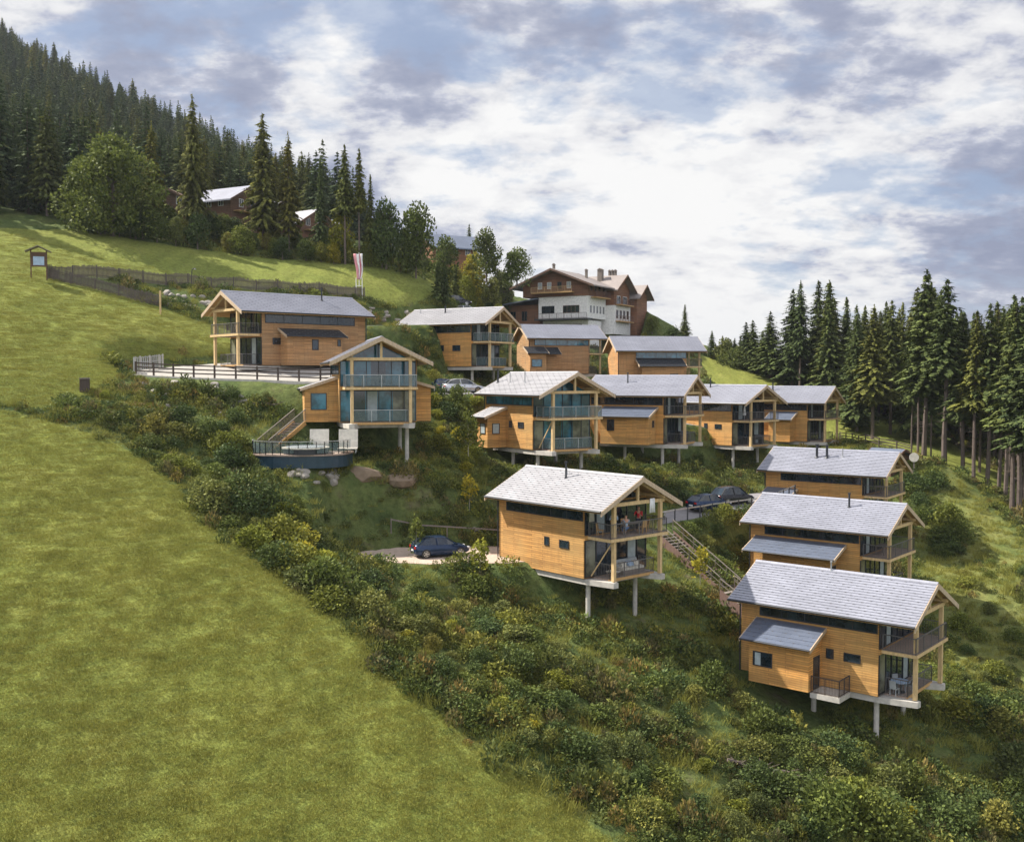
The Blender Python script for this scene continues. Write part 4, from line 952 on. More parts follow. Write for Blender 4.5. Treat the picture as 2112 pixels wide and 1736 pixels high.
D_ = [SHRUB[0], SHRUB[2], SHRUB[1]]; Y_ = [SHRUB[5], SHRUB[3], SHRUB[6], SHRUB[1]]; A_ = SHRUB[:5]
shrubs_px([(250, 880), (500, 880), (560, 960), (540, 1060), (430, 1050), (300, 960)], 24, .6, 1.15, A_, 'leafy shrub on the bank below the terrace fence, left of the hot tub', 'shrubs on the bank left of the hot tub', seed=1)
shrubs_px([(420, 1050), (600, 1060), (680, 1150), (740, 1280), (700, 1290), (560, 1180)], 26, .7, 1.3, SHRUB, 'leafy shrub along the upper edge of the mown meadow', 'shrubs along the upper edge of the mown meadow', seed=2)
shrubs_px([(700, 1215), (860, 1225), (1000, 1225), (1080, 1300), (1150, 1450), (980, 1500), (860, 1400), (740, 1290)], 42, .5, 1.0, A_+[SHRUB[6]], 'leafy shrub on the slope below the lone blue car', 'shrubs on the slope below the lone blue car', seed=3)
shrubs_px([(1060, 1300), (1500, 1380), (1560, 1500), (1560, 1736), (1250, 1736), (1020, 1540)], 56, .45, .95, SHRUB+[SHRUB[0]], 'leafy shrub on the lower slope between the meadow and the lowest chalet', 'shrubs on the lower slope', seed=4)
shrubs_px([(1560, 1480), (2112, 1450), (2112, 1736), (1560, 1736)], 60, .6, 1.2, D_+D_+[SHRUB[3]], 'dark leafy shrub in the bottom right corner thicket', 'dark shrubs in the bottom right corner', seed=5)
shrubs_px([(890, 830), (985, 830), (985, 960), (1050, 1010), (900, 960)], 20, .5, 1.0, A_+[SHRUB[5]], 'green shrub on the bank between the glass gabled chalet and the middle row', 'shrubs between the glass gabled chalet and the middle row', seed=6, margin=.5)
shrubs_px([(960, 950), (1560, 950), (1560, 1040), (1400, 1060), (1330, 980), (1090, 960)], 34, .4, .8, A_, 'green shrub under the chalets of the middle row', 'shrubs under the chalets of the middle row', seed=7, margin=.4)
shrubs_px([(1400, 1110), (1530, 1060), (1530, 1180), (1470, 1180)], 12, .4, .8, A_, 'green shrub between the side road and the long annex roof', 'shrubs beside the side road', seed=8, margin=.3)
shrubs_px([(1870, 960), (1930, 1000), (1990, 1140), (1940, 1160), (1880, 1060)], 22, .8, 1.3, D_, 'dark green shrub on the bank right of the twin chimney chalet', 'dark shrubs right of the twin chimney chalet', seed=9)
shrubs_px([(1940, 1130), (2112, 1150), (2112, 1450), (1960, 1440)], 16, .4, .8, A_+[SHRUB[6]], 'scattered shrub on the grassy bank at the right edge', 'scattered shrubs on the grassy bank at the right', seed=10)
shrubs_px([(640, 990), (990, 990), (1010, 1090), (860, 1110), (680, 1120)], 16, .3, .65, A_, 'low shrub on the dark bank above the lone blue car', 'low shrubs above the lone blue car', seed=11)
shrubs_px([(880, 760), (1000, 760), (1000, 800), (890, 790)], 5, .5, .8, D_, 'shrub behind the middle parking area', 'shrubs behind the middle parking area', seed=12)
for (px, py, k, s, lb) in [(990, 1215, 0, 1.0, 'young staked tree on the slope left of the central chalet'), (858, 1150, 1, .95, 'young staked tree in front of the lone blue car'), (1445, 1215, 0, 1.0, 'bright yellow green sapling beside the covered stairs'),
                           (968, 1060, 0, .9, 'thin staked sapling on the sunlit bank below the middle row')]:
    p = hit(px, py); plant(SAP[k], p[0], p[1], s, s, label=lb, cat='sapling')
p = hit(948, 870); plant(plant_kind('round_conifer', bush_mesh('round_conifer_foliage', 3.2, 2.2, 650, 'leaf_dark', 1800, .13, 12)), p[0], p[1], 1.0, label='dark rounded evergreen below the middle parking area', cat='shrub')
p = hit(965, 960); plant(AIRY, p[0], p[1], .8, .85, label='airy light tree left of the small bay with two windows', cat='tree')

# ---- undergrowth: weeds and tall grass nobody could count
def weed_mesh(name, seed, mat, n, h, wd, size, upright=.6):
    r = np.random.default_rng(seed); a = r.uniform(0, 2*pi, n); q = wd*np.sqrt(r.uniform(0, 1, n)); z = h*r.uniform(.02, 1, n)**1.2*(1-.5*(q/wd)**2)
    c = np.stack([np.cos(a)*q, np.sin(a)*q, z], -1); o = unit(np.stack([np.cos(a), np.sin(a), np.full(n, upright)], -1)+r.normal(0, .6, (n, 3))); s = unit(np.cross(o, r.normal(size=(n, 3)))); L = size*r.uniform(.6, 1.5, n)
    return quad_mesh(name, kites(c, o, s, L, L*.38, .6), mat)
SCRUB = [k['crown'] for k in SHRUB[:5]]
WEEDS = [weed_mesh('weed_clump', 1, 'weed', 210, .55, .65, .095), weed_mesh('weed_clump', 2, 'leaf_dark', 210, .6, .7, .095), weed_mesh('weed_clump', 3, 'leaf_olive', 200, .5, .7, .09), weed_mesh('weed_clump', 4, 'weed', 190, .8, .42, .10, 1.5),
         weed_mesh('weed_clump', 5, 'leaf', 220, .45, .7, .09), weed_mesh('weed_clump', 6, 'weed_brown', 170, .7, .5, .10, 1.6), weed_mesh('weed_clump', 7, 'leaf_dark', 210, .5, .7, .09)]
n = 62000; x_ = rng.uniform(-44, 74, n); y_ = rng.uniform(40, 178, n); pr = np.interp(y_, [40, 80, 110, 178], [1, .8, .45, .3])
m_ = (rng.uniform(0, 1, n) < pr) & (np.abs(x_/y_) < .56) & ~in_meadow(x_, y_, .2-1.3*rng.uniform(0, 1, n)**5) & free_of(x_, y_, .25, BLOCK_LOW)
x_, y_ = x_[m_], y_[m_]; z_ = Gv(x_, y_)-.05; n = len(x_); cl = .5+.5*bumpy(x_, y_, 7, 21)*3; kp = (rng.uniform(0, 1, n) < np.clip(cl*1.6, .22, 1)) | ((x_ < -27) & (y_ < 90)); x_, y_, z_, cl = x_[kp], y_[kp], z_[kp], cl[kp]; n = len(x_); s = np.clip(rng.uniform(.5, 1.35, n)*(.55+.7*np.clip(cl, 0, 1)), .3, 1.8)
lightb = poly_sd(x_, y_, [tuple(hit(px, py)[:2]) for px, py in ((1900, 960), (2000, 1000), (2110, 1100), (2110, 1450), (2000, 1440), (1950, 1300), (1880, 1150))]) < 0
s[lightb] *= .5; kp = ~lightb | (rng.uniform(0, 1, n) < .5); x_, y_, z_, s = x_[kp], y_[kp], z_[kp], s[kp]; n = len(x_)
print('weeds', n)
scatter_object('undergrowth', np.stack([x_, y_, z_], -1), rng.uniform(0, 6.28, n), np.stack([s, s, s*rng.uniform(.7, 1.5, n)], -1), WEEDS)
r2 = np.random.default_rng(77); m2 = (r2.uniform(0, 1, n) < .06) & (s > .55) & free_of(x_, y_, 1.2) & ~in_meadow(x_, y_, .8); s2 = r2.uniform(.22, .5, m2.sum())
print('scrub', m2.sum())
scatter_object('low_scrub', np.stack([x_, y_, z_], -1)[m2], r2.uniform(0, 6.28, m2.sum()), np.stack([s2, s2, s2*r2.uniform(.6, 1.3, m2.sum())], -1), SCRUB+[SHRUB[5]['crown']])
def tuft_mesh(name, seed, n, h, wd, w0):
    r = np.random.default_rng(seed); c = np.c_[r.uniform(-wd, wd, (n, 2)), np.zeros(n)]; a = r.uniform(0, 6.28, n); ln = r.normal(0, .45, (n, 2)); hh = h*r.uniform(.5, 1.3, n)[:, None]
    sd_ = np.c_[np.cos(a), np.sin(a), 0*a]*w0; tip = c+np.c_[ln, np.ones(n)]*hh
    return quad_mesh(name, np.stack([c-sd_, c+sd_, tip+sd_*.3, tip-sd_*.3], 1), 'grass')
TUFTS = [tuft_mesh('grass_tuft', 10+i, 90, [.05, .07, .055][i], .42, .014) for i in range(3)]
LONG = [tuft_mesh('long_grass_tuft', 20+i, 60, [.32, .45, .26][i], .42, .016) for i in range(3)]
r3 = np.random.default_rng(31); n = 26000; x_ = r3.uniform(-42, 72, n); y_ = r3.uniform(40, 150, n)
m_ = (np.abs(x_/y_) < .56) & ~in_meadow(x_, y_, -.3) & free_of(x_, y_, .15, BLOCK_LOW) & (r3.uniform(0, 1, n) < np.interp(y_, [40, 80, 150], [1, .8, .4]))
x_, y_ = x_[m_], y_[m_]; n = len(x_); s = r3.uniform(.5, 1.3, n)
scatter_object('long_grass', np.stack([x_, y_, Gv(x_, y_)-.02], -1), r3.uniform(0, 6.28, n), np.stack([s, s, s*r3.uniform(.6, 1.3, n)], -1), LONG)
n = 95000; x_ = rng.uniform(-62, 8, n); y_ = rng.uniform(36, 122, n); m_ = (np.abs(x_/y_) < .54) & (poly_sd(x_, y_, np.array(TERR)) > .3) & in_meadow(x_, y_, -.1) & (rng.uniform(0, 1, n) < np.interp(y_, [36, 60, 96, 122], [1, .8, .5, .12]))
x_, y_ = x_[m_], y_[m_]; n = len(x_); print('tufts', n); s = rng.uniform(.7, 1.5, n)
scatter_object('meadow_grass', np.stack([x_, y_, Gv(x_, y_)-.01], -1), rng.uniform(0, 6.28, n), np.stack([s, s, s*rng.uniform(.6, 1.3, n)], -1), TUFTS)
# ------------------------------------------------------------------ paved ground
draped('terrace_paving', TERR, 'palepave', .04, lambda x, y: float(terr_z(x, y)))
draped('gravel_path', PATH_E, 'gravel', .04)
draped('side_road', ROAD_R, 'asphalt', .04)
draped('parking_area', LOT_M, 'asphalt', .04)
draped('upper_road', ROAD_T, 'palepave', .04)
sr = at(790, 672, 124)

# ------------------------------------------------------------------ fences and rails
def line_px(pts, dense=1.0):
    P = [hit(*q) for q in pts]; return [np.array(p[:2]) for p in P if p is not None]
def walk(P, step):
    out = []; carry = 0
    for a, b in zip(P[:-1], P[1:]):
        a = np.array(a, float); b = np.array(b, float); L = np.hypot(*(b-a)[:2]); t = carry
        while t < L: out.append(a+(b-a)*t/L); t += step
        carry = t-L
    out.append(np.array(P[-1], float)); return out
def fence(name, P, label, h, post, rails, mat, picket=None, cat='fence', zf=None, pr=.06, postmat=None, group=None):
    zf = zf or G; e = empty(name, (P[0][0], P[0][1], zf(*P[0][:2])), 0, label=label, cat=cat, group=group); o = np.array([P[0][0], P[0][1], zf(*P[0][:2])])
    pp = walk(P, post); pz = [np.array([p[0], p[1], zf(p[0], p[1])])-o for p in pp]
    for p in pz[:95]:
        m = MB(); m.box(p[0]-pr, p[0]+pr, p[1]-pr, p[1]+pr, p[2]-.3, p[2]+h+.06); m.build('post', postmat or mat, e)
    m = MB()
    for a, b in zip(pz[:-1], pz[1:]):
        for k in rails: m.beam(a+np.array([0, 0, h*k]), b+np.array([0, 0, h*k]), .05, .11 if not picket else .07)
    m.build('rails', mat, e)
    if picket:
        m = MB(); q = walk(P, picket); d0 = None
        for i, p in enumerate(q[:-1]):
            d = q[i+1]-p; d = d/max(np.hypot(*d), 1e-6); n_ = np.array([-d[1], d[0]])*.07; z = zf(p[0], p[1])-o[2]; hh = h*rnd.uniform(.93, 1.05)
            a = p-o[:2]+n_; w2 = d*.045; m.beam((a[0], a[1], z+.06), (a[0], a[1], z+hh), .10, .03, up=(n_[0], n_[1], 0))
        m.build('pickets', mat, e)
    return e
up = line_px([(97, 572), (140, 579), (250, 582), (400, 592), (520, 600), (640, 606), (752, 616)])
fence('picket_fence', up, 'long dark picket fence running level across the upper meadow', 1.35, 2.6, (.25, .8), 'oldfence', picket=.14)
lo = line_px([(99, 575), (150, 590), (220, 607), (280, 622), (332, 634)])
fence('picket_fence', lo, 'short dark picket fence dropping right from the roofed notice board', 1.25, 2.4, (.25, .8), 'oldfence', picket=.14)
tz = lambda x, y: float(terr_z(x, y))+.04
tf = [(-33.4, 91.65), (-31.5, 91.0), (-29, 90.5), (-25.5, 90.1), (-22, 89.85), (-17.1, 89.1), (-15.0, 89.6)]
fence('rail_fence', tf, 'dark three rail fence along the edge of the paved terrace', 1.15, 1.9, (.35, .65, .95), 'darkwood', zf=tz, pr=.07)
tb = [(-33.5, 91.8), (-34.4, 94.0), (-32.6, 96.4)]
fence('rail_fence', tb, 'pale weathered fence around the left end of the paved terrace', 1.3, 1.0, (.3, .6, .95), 'steel', zf=tz, picket=.2, postmat='concrete')
curb = MB()
for a, b in zip(tf[:-1], tf[1:]): curb.beam((a[0], a[1]-.25, tz(*a)-.36), (b[0], b[1]-.25, tz(*b)-.36), .3, .85)
tag(curb.build('kerb', 'concrete'), label='pale concrete kerb under the dark three rail terrace fence', cat='kerb')
rf = line_px([(1732, 912), (1790, 920), (1850, 930), (1880, 938)])
fence('rail_fence', rf, 'dark three rail fence at the lower edge of the right meadow', 1.1, 2.2, (.35, .65, .95), 'darkwood')
rr = [ROAD_R[0], ROAD_R[1], ROAD_R[2], ROAD_R[3]]
fence('guard_rail', rr, 'grey guard rail along the outer edge of the side road with parked cars', 1.05, 1.5, (.98,), 'steel', postmat='anthracite', cat='guard rail', pr=.05)
gr = [(-9.5, 80.6), (-4, 81.3), (1.6, 81.6), (3.5, 81.0)]
fence('rail_fence', gr, 'single pale rail behind the lone blue car', 1.0, 2.2, (.98,), 'greywood', cat='fence', pr=.04)

# ------------------------------------------------------------------ stairs
def stairs(name, a, b, wdt, label, matside, hand='greywood', wall=1.0, vert=.14):
    a = Vector(a); b = Vector(b); e = empty(name, a, 0, label=label, cat='stairs'); d = b-a; dh = Vector((d.x, d.y, 0)); n = max(6, int(abs(d.z)/.18)); L = dh.length; u = dh.normalized(); s = Vector((-u.y, u.x, 0))
    m = MB()
    for i in range(n):
        p = dh*(i+.5)/n; z = d.z*(i+1)/n; q = p+Vector((0, 0, z)); m.beam(q-s*wdt/2, q+s*wdt/2, L/n*1.05, .05)
    m.build('tread', 'greywood', e)
    for k in (-1, 1):
        m = MB(); o = s*k*(wdt/2+.04); m.beam(o+Vector((0, 0, -.12)), d+o+Vector((0, 0, -.12)), .06, .34); st = m.build('stringer', matside, e)
        if wall:
            wall_ = .12; m = MB(); q = s*k*(wdt/2+.09); m.add([q+Vector((0, 0, -.9)), d+q+Vector((0, 0, -.9)), d+q+Vector((0, 0, wall_)), q+Vector((0, 0, wall_)), q*1.03+Vector((0, 0, -.9)), d+q*1.03+Vector((0, 0, -.9)), d+q*1.03+Vector((0, 0, wall_)), q*1.03+Vector((0, 0, wall_))],
                         [(0, 1, 2, 3), (7, 6, 5, 4), (0, 4, 5, 1), (3, 2, 6, 7), (0, 3, 7, 4), (1, 5, 6, 2)]); m.build('side_boarding', matside, e)
            m = MB(); m.beam(q+Vector((0, 0, wall+.04)), d+q+Vector((0, 0, wall+.04)), .07, .05); m.beam(q+Vector((0, 0, .55)), d+q+Vector((0, 0, .55)), .03, .03)
            for i in range(int(d.length/1.3)+1): p = q+d*min(1, i*1.3/d.length); m.beam(p+Vector((0, 0, .1)), p+Vector((0, 0, wall)), .05, .05)
            m.build('handrail', hand, e)
        else:
            m = MB(); m.beam(o+Vector((0, 0, 1)), d+o+Vector((0, 0, 1)), .06, .06); m.beam(o+Vector((0, 0, .15)), d+o+Vector((0, 0, .15)), .04, .04)
            nn = int(d.length/vert)
            for i in range(nn+1): p = o+d*i/nn; m.beam(p+Vector((0, 0, .15)), p+Vector((0, 0, 1)), .025, .025)
            m.build('railing', hand, e)
    return e
A = at(1372, 1098, 85.5); B = at(1512, 1222, 80.0)
stairs('boarded_stairs', A, B, 1.7, 'long boarded stairs descending from the side road towards the lowest chalets', 'redwood', wall=.95)
B2 = B+np.array([.2, -.3, 0]); C_ = at(1560, 1262, 75.5)
stairs('boarded_stairs', at(1500, 1215, 77.5), C_, 1.6, 'short lower flight of boarded stairs behind the roof of the lowest chalet', 'redwood', wall=.9)
s0 = W_('D', -2.9, -6.3, .1); s1 = W_('D', .2, -9.3, -2.2)
stairs('timber_stairs', s0, s1, 1.1, 'timber stairs with slatted railing from the glass gabled chalet down to the hot tub', 'siding', wall=0, vert=.13)

# ------------------------------------------------------------------ hot tub deck
dk0 = at(640, 935, 80.5); DZ = -6.0
e = empty('hot_tub_deck', (-16.6, 80.0, DZ), 0, label='raised grey deck with curved blue clad front below the glass gabled chalet', cat='deck')
arc = [(-4.3, 2.6)]+[(-4.3+ (1-cos(t))*4.5*0+8.2*(t/pi) if False else -4.2*cos(t), 1.6-3.6*sin(t)**.8) for t in np.linspace(.02, pi-.02, 18)]+[(4.3, 2.6)]
arc = [(x*.92, y*.92) for x, y in arc]
m = MB(); m.prism(arc, 'z', -.12, 0); m.build('deck_boards', 'deck', e)
m = MB(); inn = [(x*.97, y*.96+.06) for x, y in arc]; m.prism(inn, 'z', -1.05, -.121); m.build('blue_cladding', 'poolblue', e)
m = MB()
for a, b in zip(arc[1:-2], arc[2:-1]): a = (a[0]*.985, a[1]*.98, 0); b = (b[0]*.985, b[1]*.98, 0); rail_bars(m, a, b, h=1.0, n_h=0, posts=1.2)
ro = m.build('railing', 'steel', e); g = MB()
for a, b in zip(arc[1:-2], arc[2:-1]): g.beam((a[0]*.985, a[1]*.98, .5), (b[0]*.985, b[1]*.98, .5), .012, .8)
g.build('glass_panel', 'balglass', ro)
e = empty('hot_tub', (-16.0, 79.8, DZ), 0, label='round hot tub with pale rim sunk in the deck under the glass gabled chalet', cat='hot tub')
m = MB(); m.tube((0, 0, 0.002), (0, 0, .42), 1.7, n=36); m.build('shell', 'anthracite', e)
m = MB(); m.tube((0, 0, .421), (0, 0, .50), 1.82, n=36); m.build('rim', 'cream', e)
m = MB(); m.tube((0, 0, .521), (0, 0, .56), 1.5, 1.45, n=36); m.build('cover', 'poolwater', e)
for i, (x, lb) in enumerate([(-15.3, 'pale upright folded lounger, left one behind the hot tub'), (-13.0, 'pale upright folded lounger, right one behind the hot tub')]):
    e = empty('lounger', (x, 81.7, DZ), .1, label=lb, cat='lounger', group='folded loungers behind the hot tub')
    m = MB(); m.prism([(0, .35), (.35, 1.75), (.28, 1.78), (-.08, .36)], 'x', -.75, .75); m.build('backrest', 'cream', e)
    m = MB(); m.box(-.75, .75, -1.5, 0.0, .28, .36); m.build('seat', 'cream', e)
    for px, py in ((-.68, -1.4), (.62, -1.4), (-.68, .0), (.62, .0)): m = MB(); m.box(px, px+.06, py, py+.06, 0.002, .28); m.build('leg', 'steel', e)

# ------------------------------------------------------------------ rocks
def rock(x, y, s, label, group=None, z=None, sc=(1, 1, .7), mat='rock'):
    import bmesh
    r = np.random.default_rng(int(abs(x*131+y*17))+7); bm = bmesh.new(); bmesh.ops.create_icosphere(bm, subdivisions=2, radius=1)
    k = unit(r.normal(size=(9, 3))); q = r.uniform(.5, .85, 9)
    for v in bm.verts:
        c = np.array(v.co)
        for n_, d in zip(k, q):
            t_ = c@n_
            if t_ > d: c = c-n_*(t_-d)
        v.co = c*(1+r.uniform(-.06, .06))
    me = bpy.data.meshes.new('rock'); bm.to_mesh(me); bm.free(); me.materials.append(M[mat])
    o = bpy.data.objects.new('rock', me); COL.objects.link(o); o.location = (x, y, (G(x, y) if z is None else z)+s*.02); o.scale = (s*sc[0], s*sc[1], s*sc[2]); o.rotation_euler = (0, 0, r.uniform(0, 6)); return tag(o, label=label, cat='rock', group=group)
rr_ = random.Random(3)
def rocks_px(region, n, s0, s1, lb, grp):
    P = np.array(region, float)
    for _ in range(n*6):
        if n <= 0: break
        px = rr_.uniform(P[:, 0].min(), P[:, 0].max()); py = rr_.uniform(P[:, 1].min(), P[:, 1].max())
        if poly_sd(np.array([px]), np.array([py]), P)[0] > 0: continue
        p = hit(px, py)
        if p is None: continue
        rock(p[0], p[1], rr_.uniform(s0, s1), lb, grp, sc=(1, .8, rr_.uniform(.5, .8))); n -= 1
rocks_px([(290, 795), (470, 800), (520, 840), (480, 870), (330, 840)], 26, .25, .6, 'boulder in the stone bank under the terrace kerb', 'boulders under the terrace kerb')
rocks_px([(590, 975), (700, 975), (700, 1008), (600, 1008)], 18, .3, .6, 'pale boulder in the heap below the hot tub deck', 'pale boulders below the hot tub deck')
rocks_px([(335, 600), (440, 605), (440, 640), (345, 636)], 26, .3, .6, 'boulder in the stone wall below the long picket fence', 'boulders below the long picket fence')
rocks_px([(1440, 1150), (1520, 1170), (1510, 1205), (1450, 1190)], 8, .25, .5, 'boulder beside the boarded stairs', 'boulders beside the boarded stairs')
rocks_px([(740, 640), (860, 640), (860, 662), (740, 660)], 14, .35, .6, 'boulder in the low wall above the upper road', 'boulders above the upper road')
rocks_px([(960, 1095), (1020, 1090), (1020, 1110), (960, 1108)], 7, .25, .45, 'boulder between the lone blue car and the central chalet', 'boulders beside the lone blue car')
p = hit(760, 975); rock(p[0]-.5, p[1], 1.35, z=G(p[0]-.5, p[1])-.6, label= 'bare earth mound at the foot of the glass gabled chalet stilts, left one', mat='earth', sc=(1.3, 1.2, .7)); p = hit(830, 975); rock(p[0], p[1], 1.3, z=G(p[0], p[1])-.6, label= 'bare earth mound at the foot of the glass gabled chalet stilts, right one', mat='earth', sc=(1.35, 1.1, .75))

# ------------------------------------------------------------------ cars
def lathe(mb, prof, axis_o, n=16):
    o = len(mb.v)
    for (r, y) in prof:
        for i in range(n): mb.v.append((axis_o[0]+r*cos(2*pi*i/n), axis_o[1]+y, axis_o[2]+r*sin(2*pi*i/n)))
    for k in range(len(prof)-1):
        for i in range(n): j = (i+1) % n; mb.f.append((o+k*n+i, o+k*n+j, o+(k+1)*n+j, o+(k+1)*n+i))
def car(x, y, z, rz, paint, label, length=4.3, group=None, suv=False):
    """built nose towards +x from lengthwise cross-sections"""
    L = length; hgt = 1.62 if suv else 1.47; e = empty('car', (x, y, z), rz, label=label, cat='car', group=group); s = L/4.3
    st = [(-2.12, .42, .78, .70, .60), (-2.05, .28, .98, .80, .74), (-1.6, .20, 1.0, .86, .82), (-.8, .18, .98, .89, .86), (0, .18, .96, .90, .87), (.75, .18, .94, .89, .86), (1.3, .20, .86, .87, .80), (1.85, .26, .74, .82, .70), (2.08, .34, .62, .70, .56), (2.14, .42, .54, .60, .50)]
    m = MB()
    for (u, zb, zt, wl, wt) in st:
        q = [(-wl*.94, zb), (-wl, zb+.16), (-wl, (zb+zt)/2), (-wt, zt-.03), (-wt*.6, zt), (wt*.6, zt), (wt, zt-.03), (wl, (zb+zt)/2), (wl, zb+.16), (wl*.94, zb)]
        m.v += [(u*s, a, b) for a, b in q]
    k = 10
    for i in range(len(st)-1):
        for j in range(k): j2 = (j+1) % k; m.f.append((i*k+j, i*k+j2, (i+1)*k+j2, (i+1)*k+j))
    m.f.append(tuple(range(k))); m.f.append(tuple(reversed(range((len(st)-1)*k, len(st)*k))))
    body = smooth(m.build('body', paint, e))
    # cabin: glass band and painted roof
    cs = [(-1.95, .93, .98, .74, .72), (-1.45, .93, hgt-.14, .80, .62), (-.9, .93, hgt-.03, .82, .60), (-.1, .93, hgt, .83, .60), (.35, .92, hgt-.06, .82, .60), (1.15, .88, .93, .78, .74)]
    m = MB(); 
    for (u, zb, zt, wl, wt) in cs: m.v += [(u*s, -wl, zb), (u*s, -wt, zt), (u*s, wt, zt), (u*s, wl, zb)]
    for i in range(len(cs)-1):
        for j in range(4): j2 = (j+1) % 4; m.f.append((i*4+j, i*4+j2, (i+1)*4+j2, (i+1)*4+j))
    m.f.append((0, 1, 2, 3)); m.f.append((23, 22, 21, 20)); m.build('window', 'glass', e)
    m = MB(); rs = cs[1:5]
    for (u, zb, zt, wl, wt) in rs: m.v += [(u*s, -wt-.03, zt-.05), (u*s, -wt*.7, zt+.025), (u*s, wt*.7, zt+.025), (u*s, wt+.03, zt-.05)]
    for i in range(3):
        for j in range(3): m.f.append((i*4+j, i*4+j+1, (i+1)*4+j+1, (i+1)*4+j))
    smooth(m.build('car_roof', paint, e))
    for sd_ in (-1, 1):
        for (u0, z0, w0, u1, z1, w1) in ((-1.95, .95, .75, -1.42, hgt-.12, .645), (-.45, .93, .845, -.5, hgt-.04, .63), (1.16, .9, .79, .33, hgt-.06, .63)): m = MB(); m.beam((u0*s, sd_*w0, z0), (u1*s, sd_*w1, z1), .07, .05); m.build('pillar', paint, e)
    for u in (-1.32, 1.33):
        for sd_ in (-1, 1):
            m = MB(); lathe(m, [(.0, 0), (.30, 0), (.335, .02), (.335, .2), (.30, .22), (0, .22)], (u*s, sd_*.80-.11, .335)); wh = m.build('wheel', 'tyre', e)
            q = MB(); yy_ = sd_*.80+(sd_*.115)
            for a in range(5): q.beam((u*s, yy_, .335), (u*s+.2*cos(a*1.2566), yy_, .335+.2*sin(a*1.2566)), .07, .02, up=(0, 1, 0))
            lathe(q, [(.2, sd_*.118-.01), (.225, sd_*.118-.01), (.225, sd_*.118+.01), (.2, sd_*.118+.01)], (u*s, sd_*.80, .335)); q.build('rim', 'rim', wh)
    for sd_ in (-1, 1):
        m = MB(); m.box(1.98*s, 2.13*s, *sorted((sd_*.38, sd_*.66)), .56, .66); m.build('headlight', 'lens', e)
        m = MB(); m.box(-2.14*s, -2.0*s, *sorted((sd_*.45, sd_*.74)), .70, .86); m.build('taillight', 'taillight', e)
        m = MB(); m.box(.78*s, .9*s, *sorted((sd_*.86, sd_*1.03)), .93, 1.06); m.build('wing_mirror', paint, e)
    m = MB(); m.box(-2.15*s, -2.1*s, -.26, .26, .5, .61); m.build('licence_plate', 'white', e)
    return e
car(-5.4, 76.6, -13.40, R(22), 'carblue', 'dark blue hatchback parked alone on the gravel path left of the central chalet', group=None)
rp = lambda px, py, Y: at(px, py, Y)
def on_road(px, py, Y, rz, paint, label, zz_=None, **k):
    p = at(px, py, Y); car(p[0], p[1], G(p[0], p[1])+.045 if zz_ is None else zz_, R(rz), paint, label, **k)
on_road(1462, 1068, 92, 28, 'carblue', 'dark car on the side road, nearer the stairs, mostly behind the rail', length=4.1)
on_road(1510, 1048, 95, 30, 'carblack', 'black car parked on the side road close to the twin chimney chalet', suv=True)
on_road(912, 815, 106.5, 100, 'carblue', 'small blue car parked below the pale roofed chalet', length=3.7)
on_road(955, 824, 105, 20, 'carsilver', 'silver car half hidden behind the leftmost middle row roof')
on_road(962, 640, 140, 8, 'carsilver', 'silver car parked above the ridge of the pale roofed chalet')
on_road(940, 638, 143, 15, 'carblack', 'dark car parked beside the silver one above the pale roof')

# ------------------------------------------------------------------ notice board, bin, lamps, flag, pole
p = hit(80, 576); e = empty('notice_board', p, R(20), label='roofed notice board on two posts standing on the upper meadow', cat='notice board')
for x in (-.78, .72): m = MB(); m.box(x, x+.12, -.06, .06, -.3, 3.0); m.build('post', 'oldwood', e)
m = MB(); m.box(-.66, .72, -.05, .05, 1.25, 2.75); bd = m.build('board', 'oldwood', e)
m = MB(); m.box(-.5, .56, -.075, -.051, 1.4, 2.3); m.build('poster', 'paleblue', bd)
m = MB()
for s_ in (-1, 1): m.prism([(0, 3.42), (s_*1.25, 2.82), (s_*1.25, 2.74), (0, 3.32)], 'y', -.6, .6)
m.build('roof', 'greywood', e)
p = hit(175, 806); e = empty('waste_bin', p, .3, label='dark square bin standing on the edge of the lower meadow', cat='bin')
m = MB(); m.box(-.36, .36, -.36, .36, -.1, .95); m.build('bin_body', 'darkwood', e); m = MB(); m.prism([(-.42, .951), (.42, .951), (.36, 1.06), (-.36, 1.06)], 'y', -.42, .42); m.build('lid', 'greywood', e)
p = hit(396, 590); e = empty('garden_lamp', p, 0, label='slim dark curved lamp on the meadow behind the picket fence', cat='lamp')
m = MB(); pts = [(0, 0, -.1), (0, 0, 1.5), (.05, 0, 1.8), (.25, 0, 1.95), (.42, 0, 1.9)]
for a, b in zip(pts[:-1], pts[1:]): m.tube(a, b, .05, n=6)
m.build('lamp_post', 'anthracite', e); m = MB(); m.tube((.42, 0, 1.92), (.42, 0, 1.8), .06, .14, n=8); m.build('lamp_head', 'anthracite', e)
p = hit(331, 650); e = empty('marker_post', p, 0, label='slim pale post at the lower end of the short picket fence', cat='post'); m = MB(); m.box(-.08, .08, -.08, .08, -.3, 2.4); m.prism([(-.1, 2.401), (.1, 2.401), (0, 2.5)], 'y', -.1, .1); m.build('post', 'beam', e)
p = at(741, 628, 131); p[2] = G(p[0], p[1]); top = at(741, 521, p[1])[2]-p[2]; e = empty('banner', p, 0, label='tall narrow pink and white banner on white poles beside the picket fence end', cat='banner')
for x in (-.38, .38): m = MB(); m.tube((x, 0, -.3), (x, 0, 2.3), .05, n=8); m.build('pole', 'white', e)
m = MB(); m.tube((0, .04, 1.2), (0, .04, top), .045, n=8); m.beam((-.38, 0, 1.3), (.38, 0, 1.3), .06, .06); m.build('mast', 'white', e)
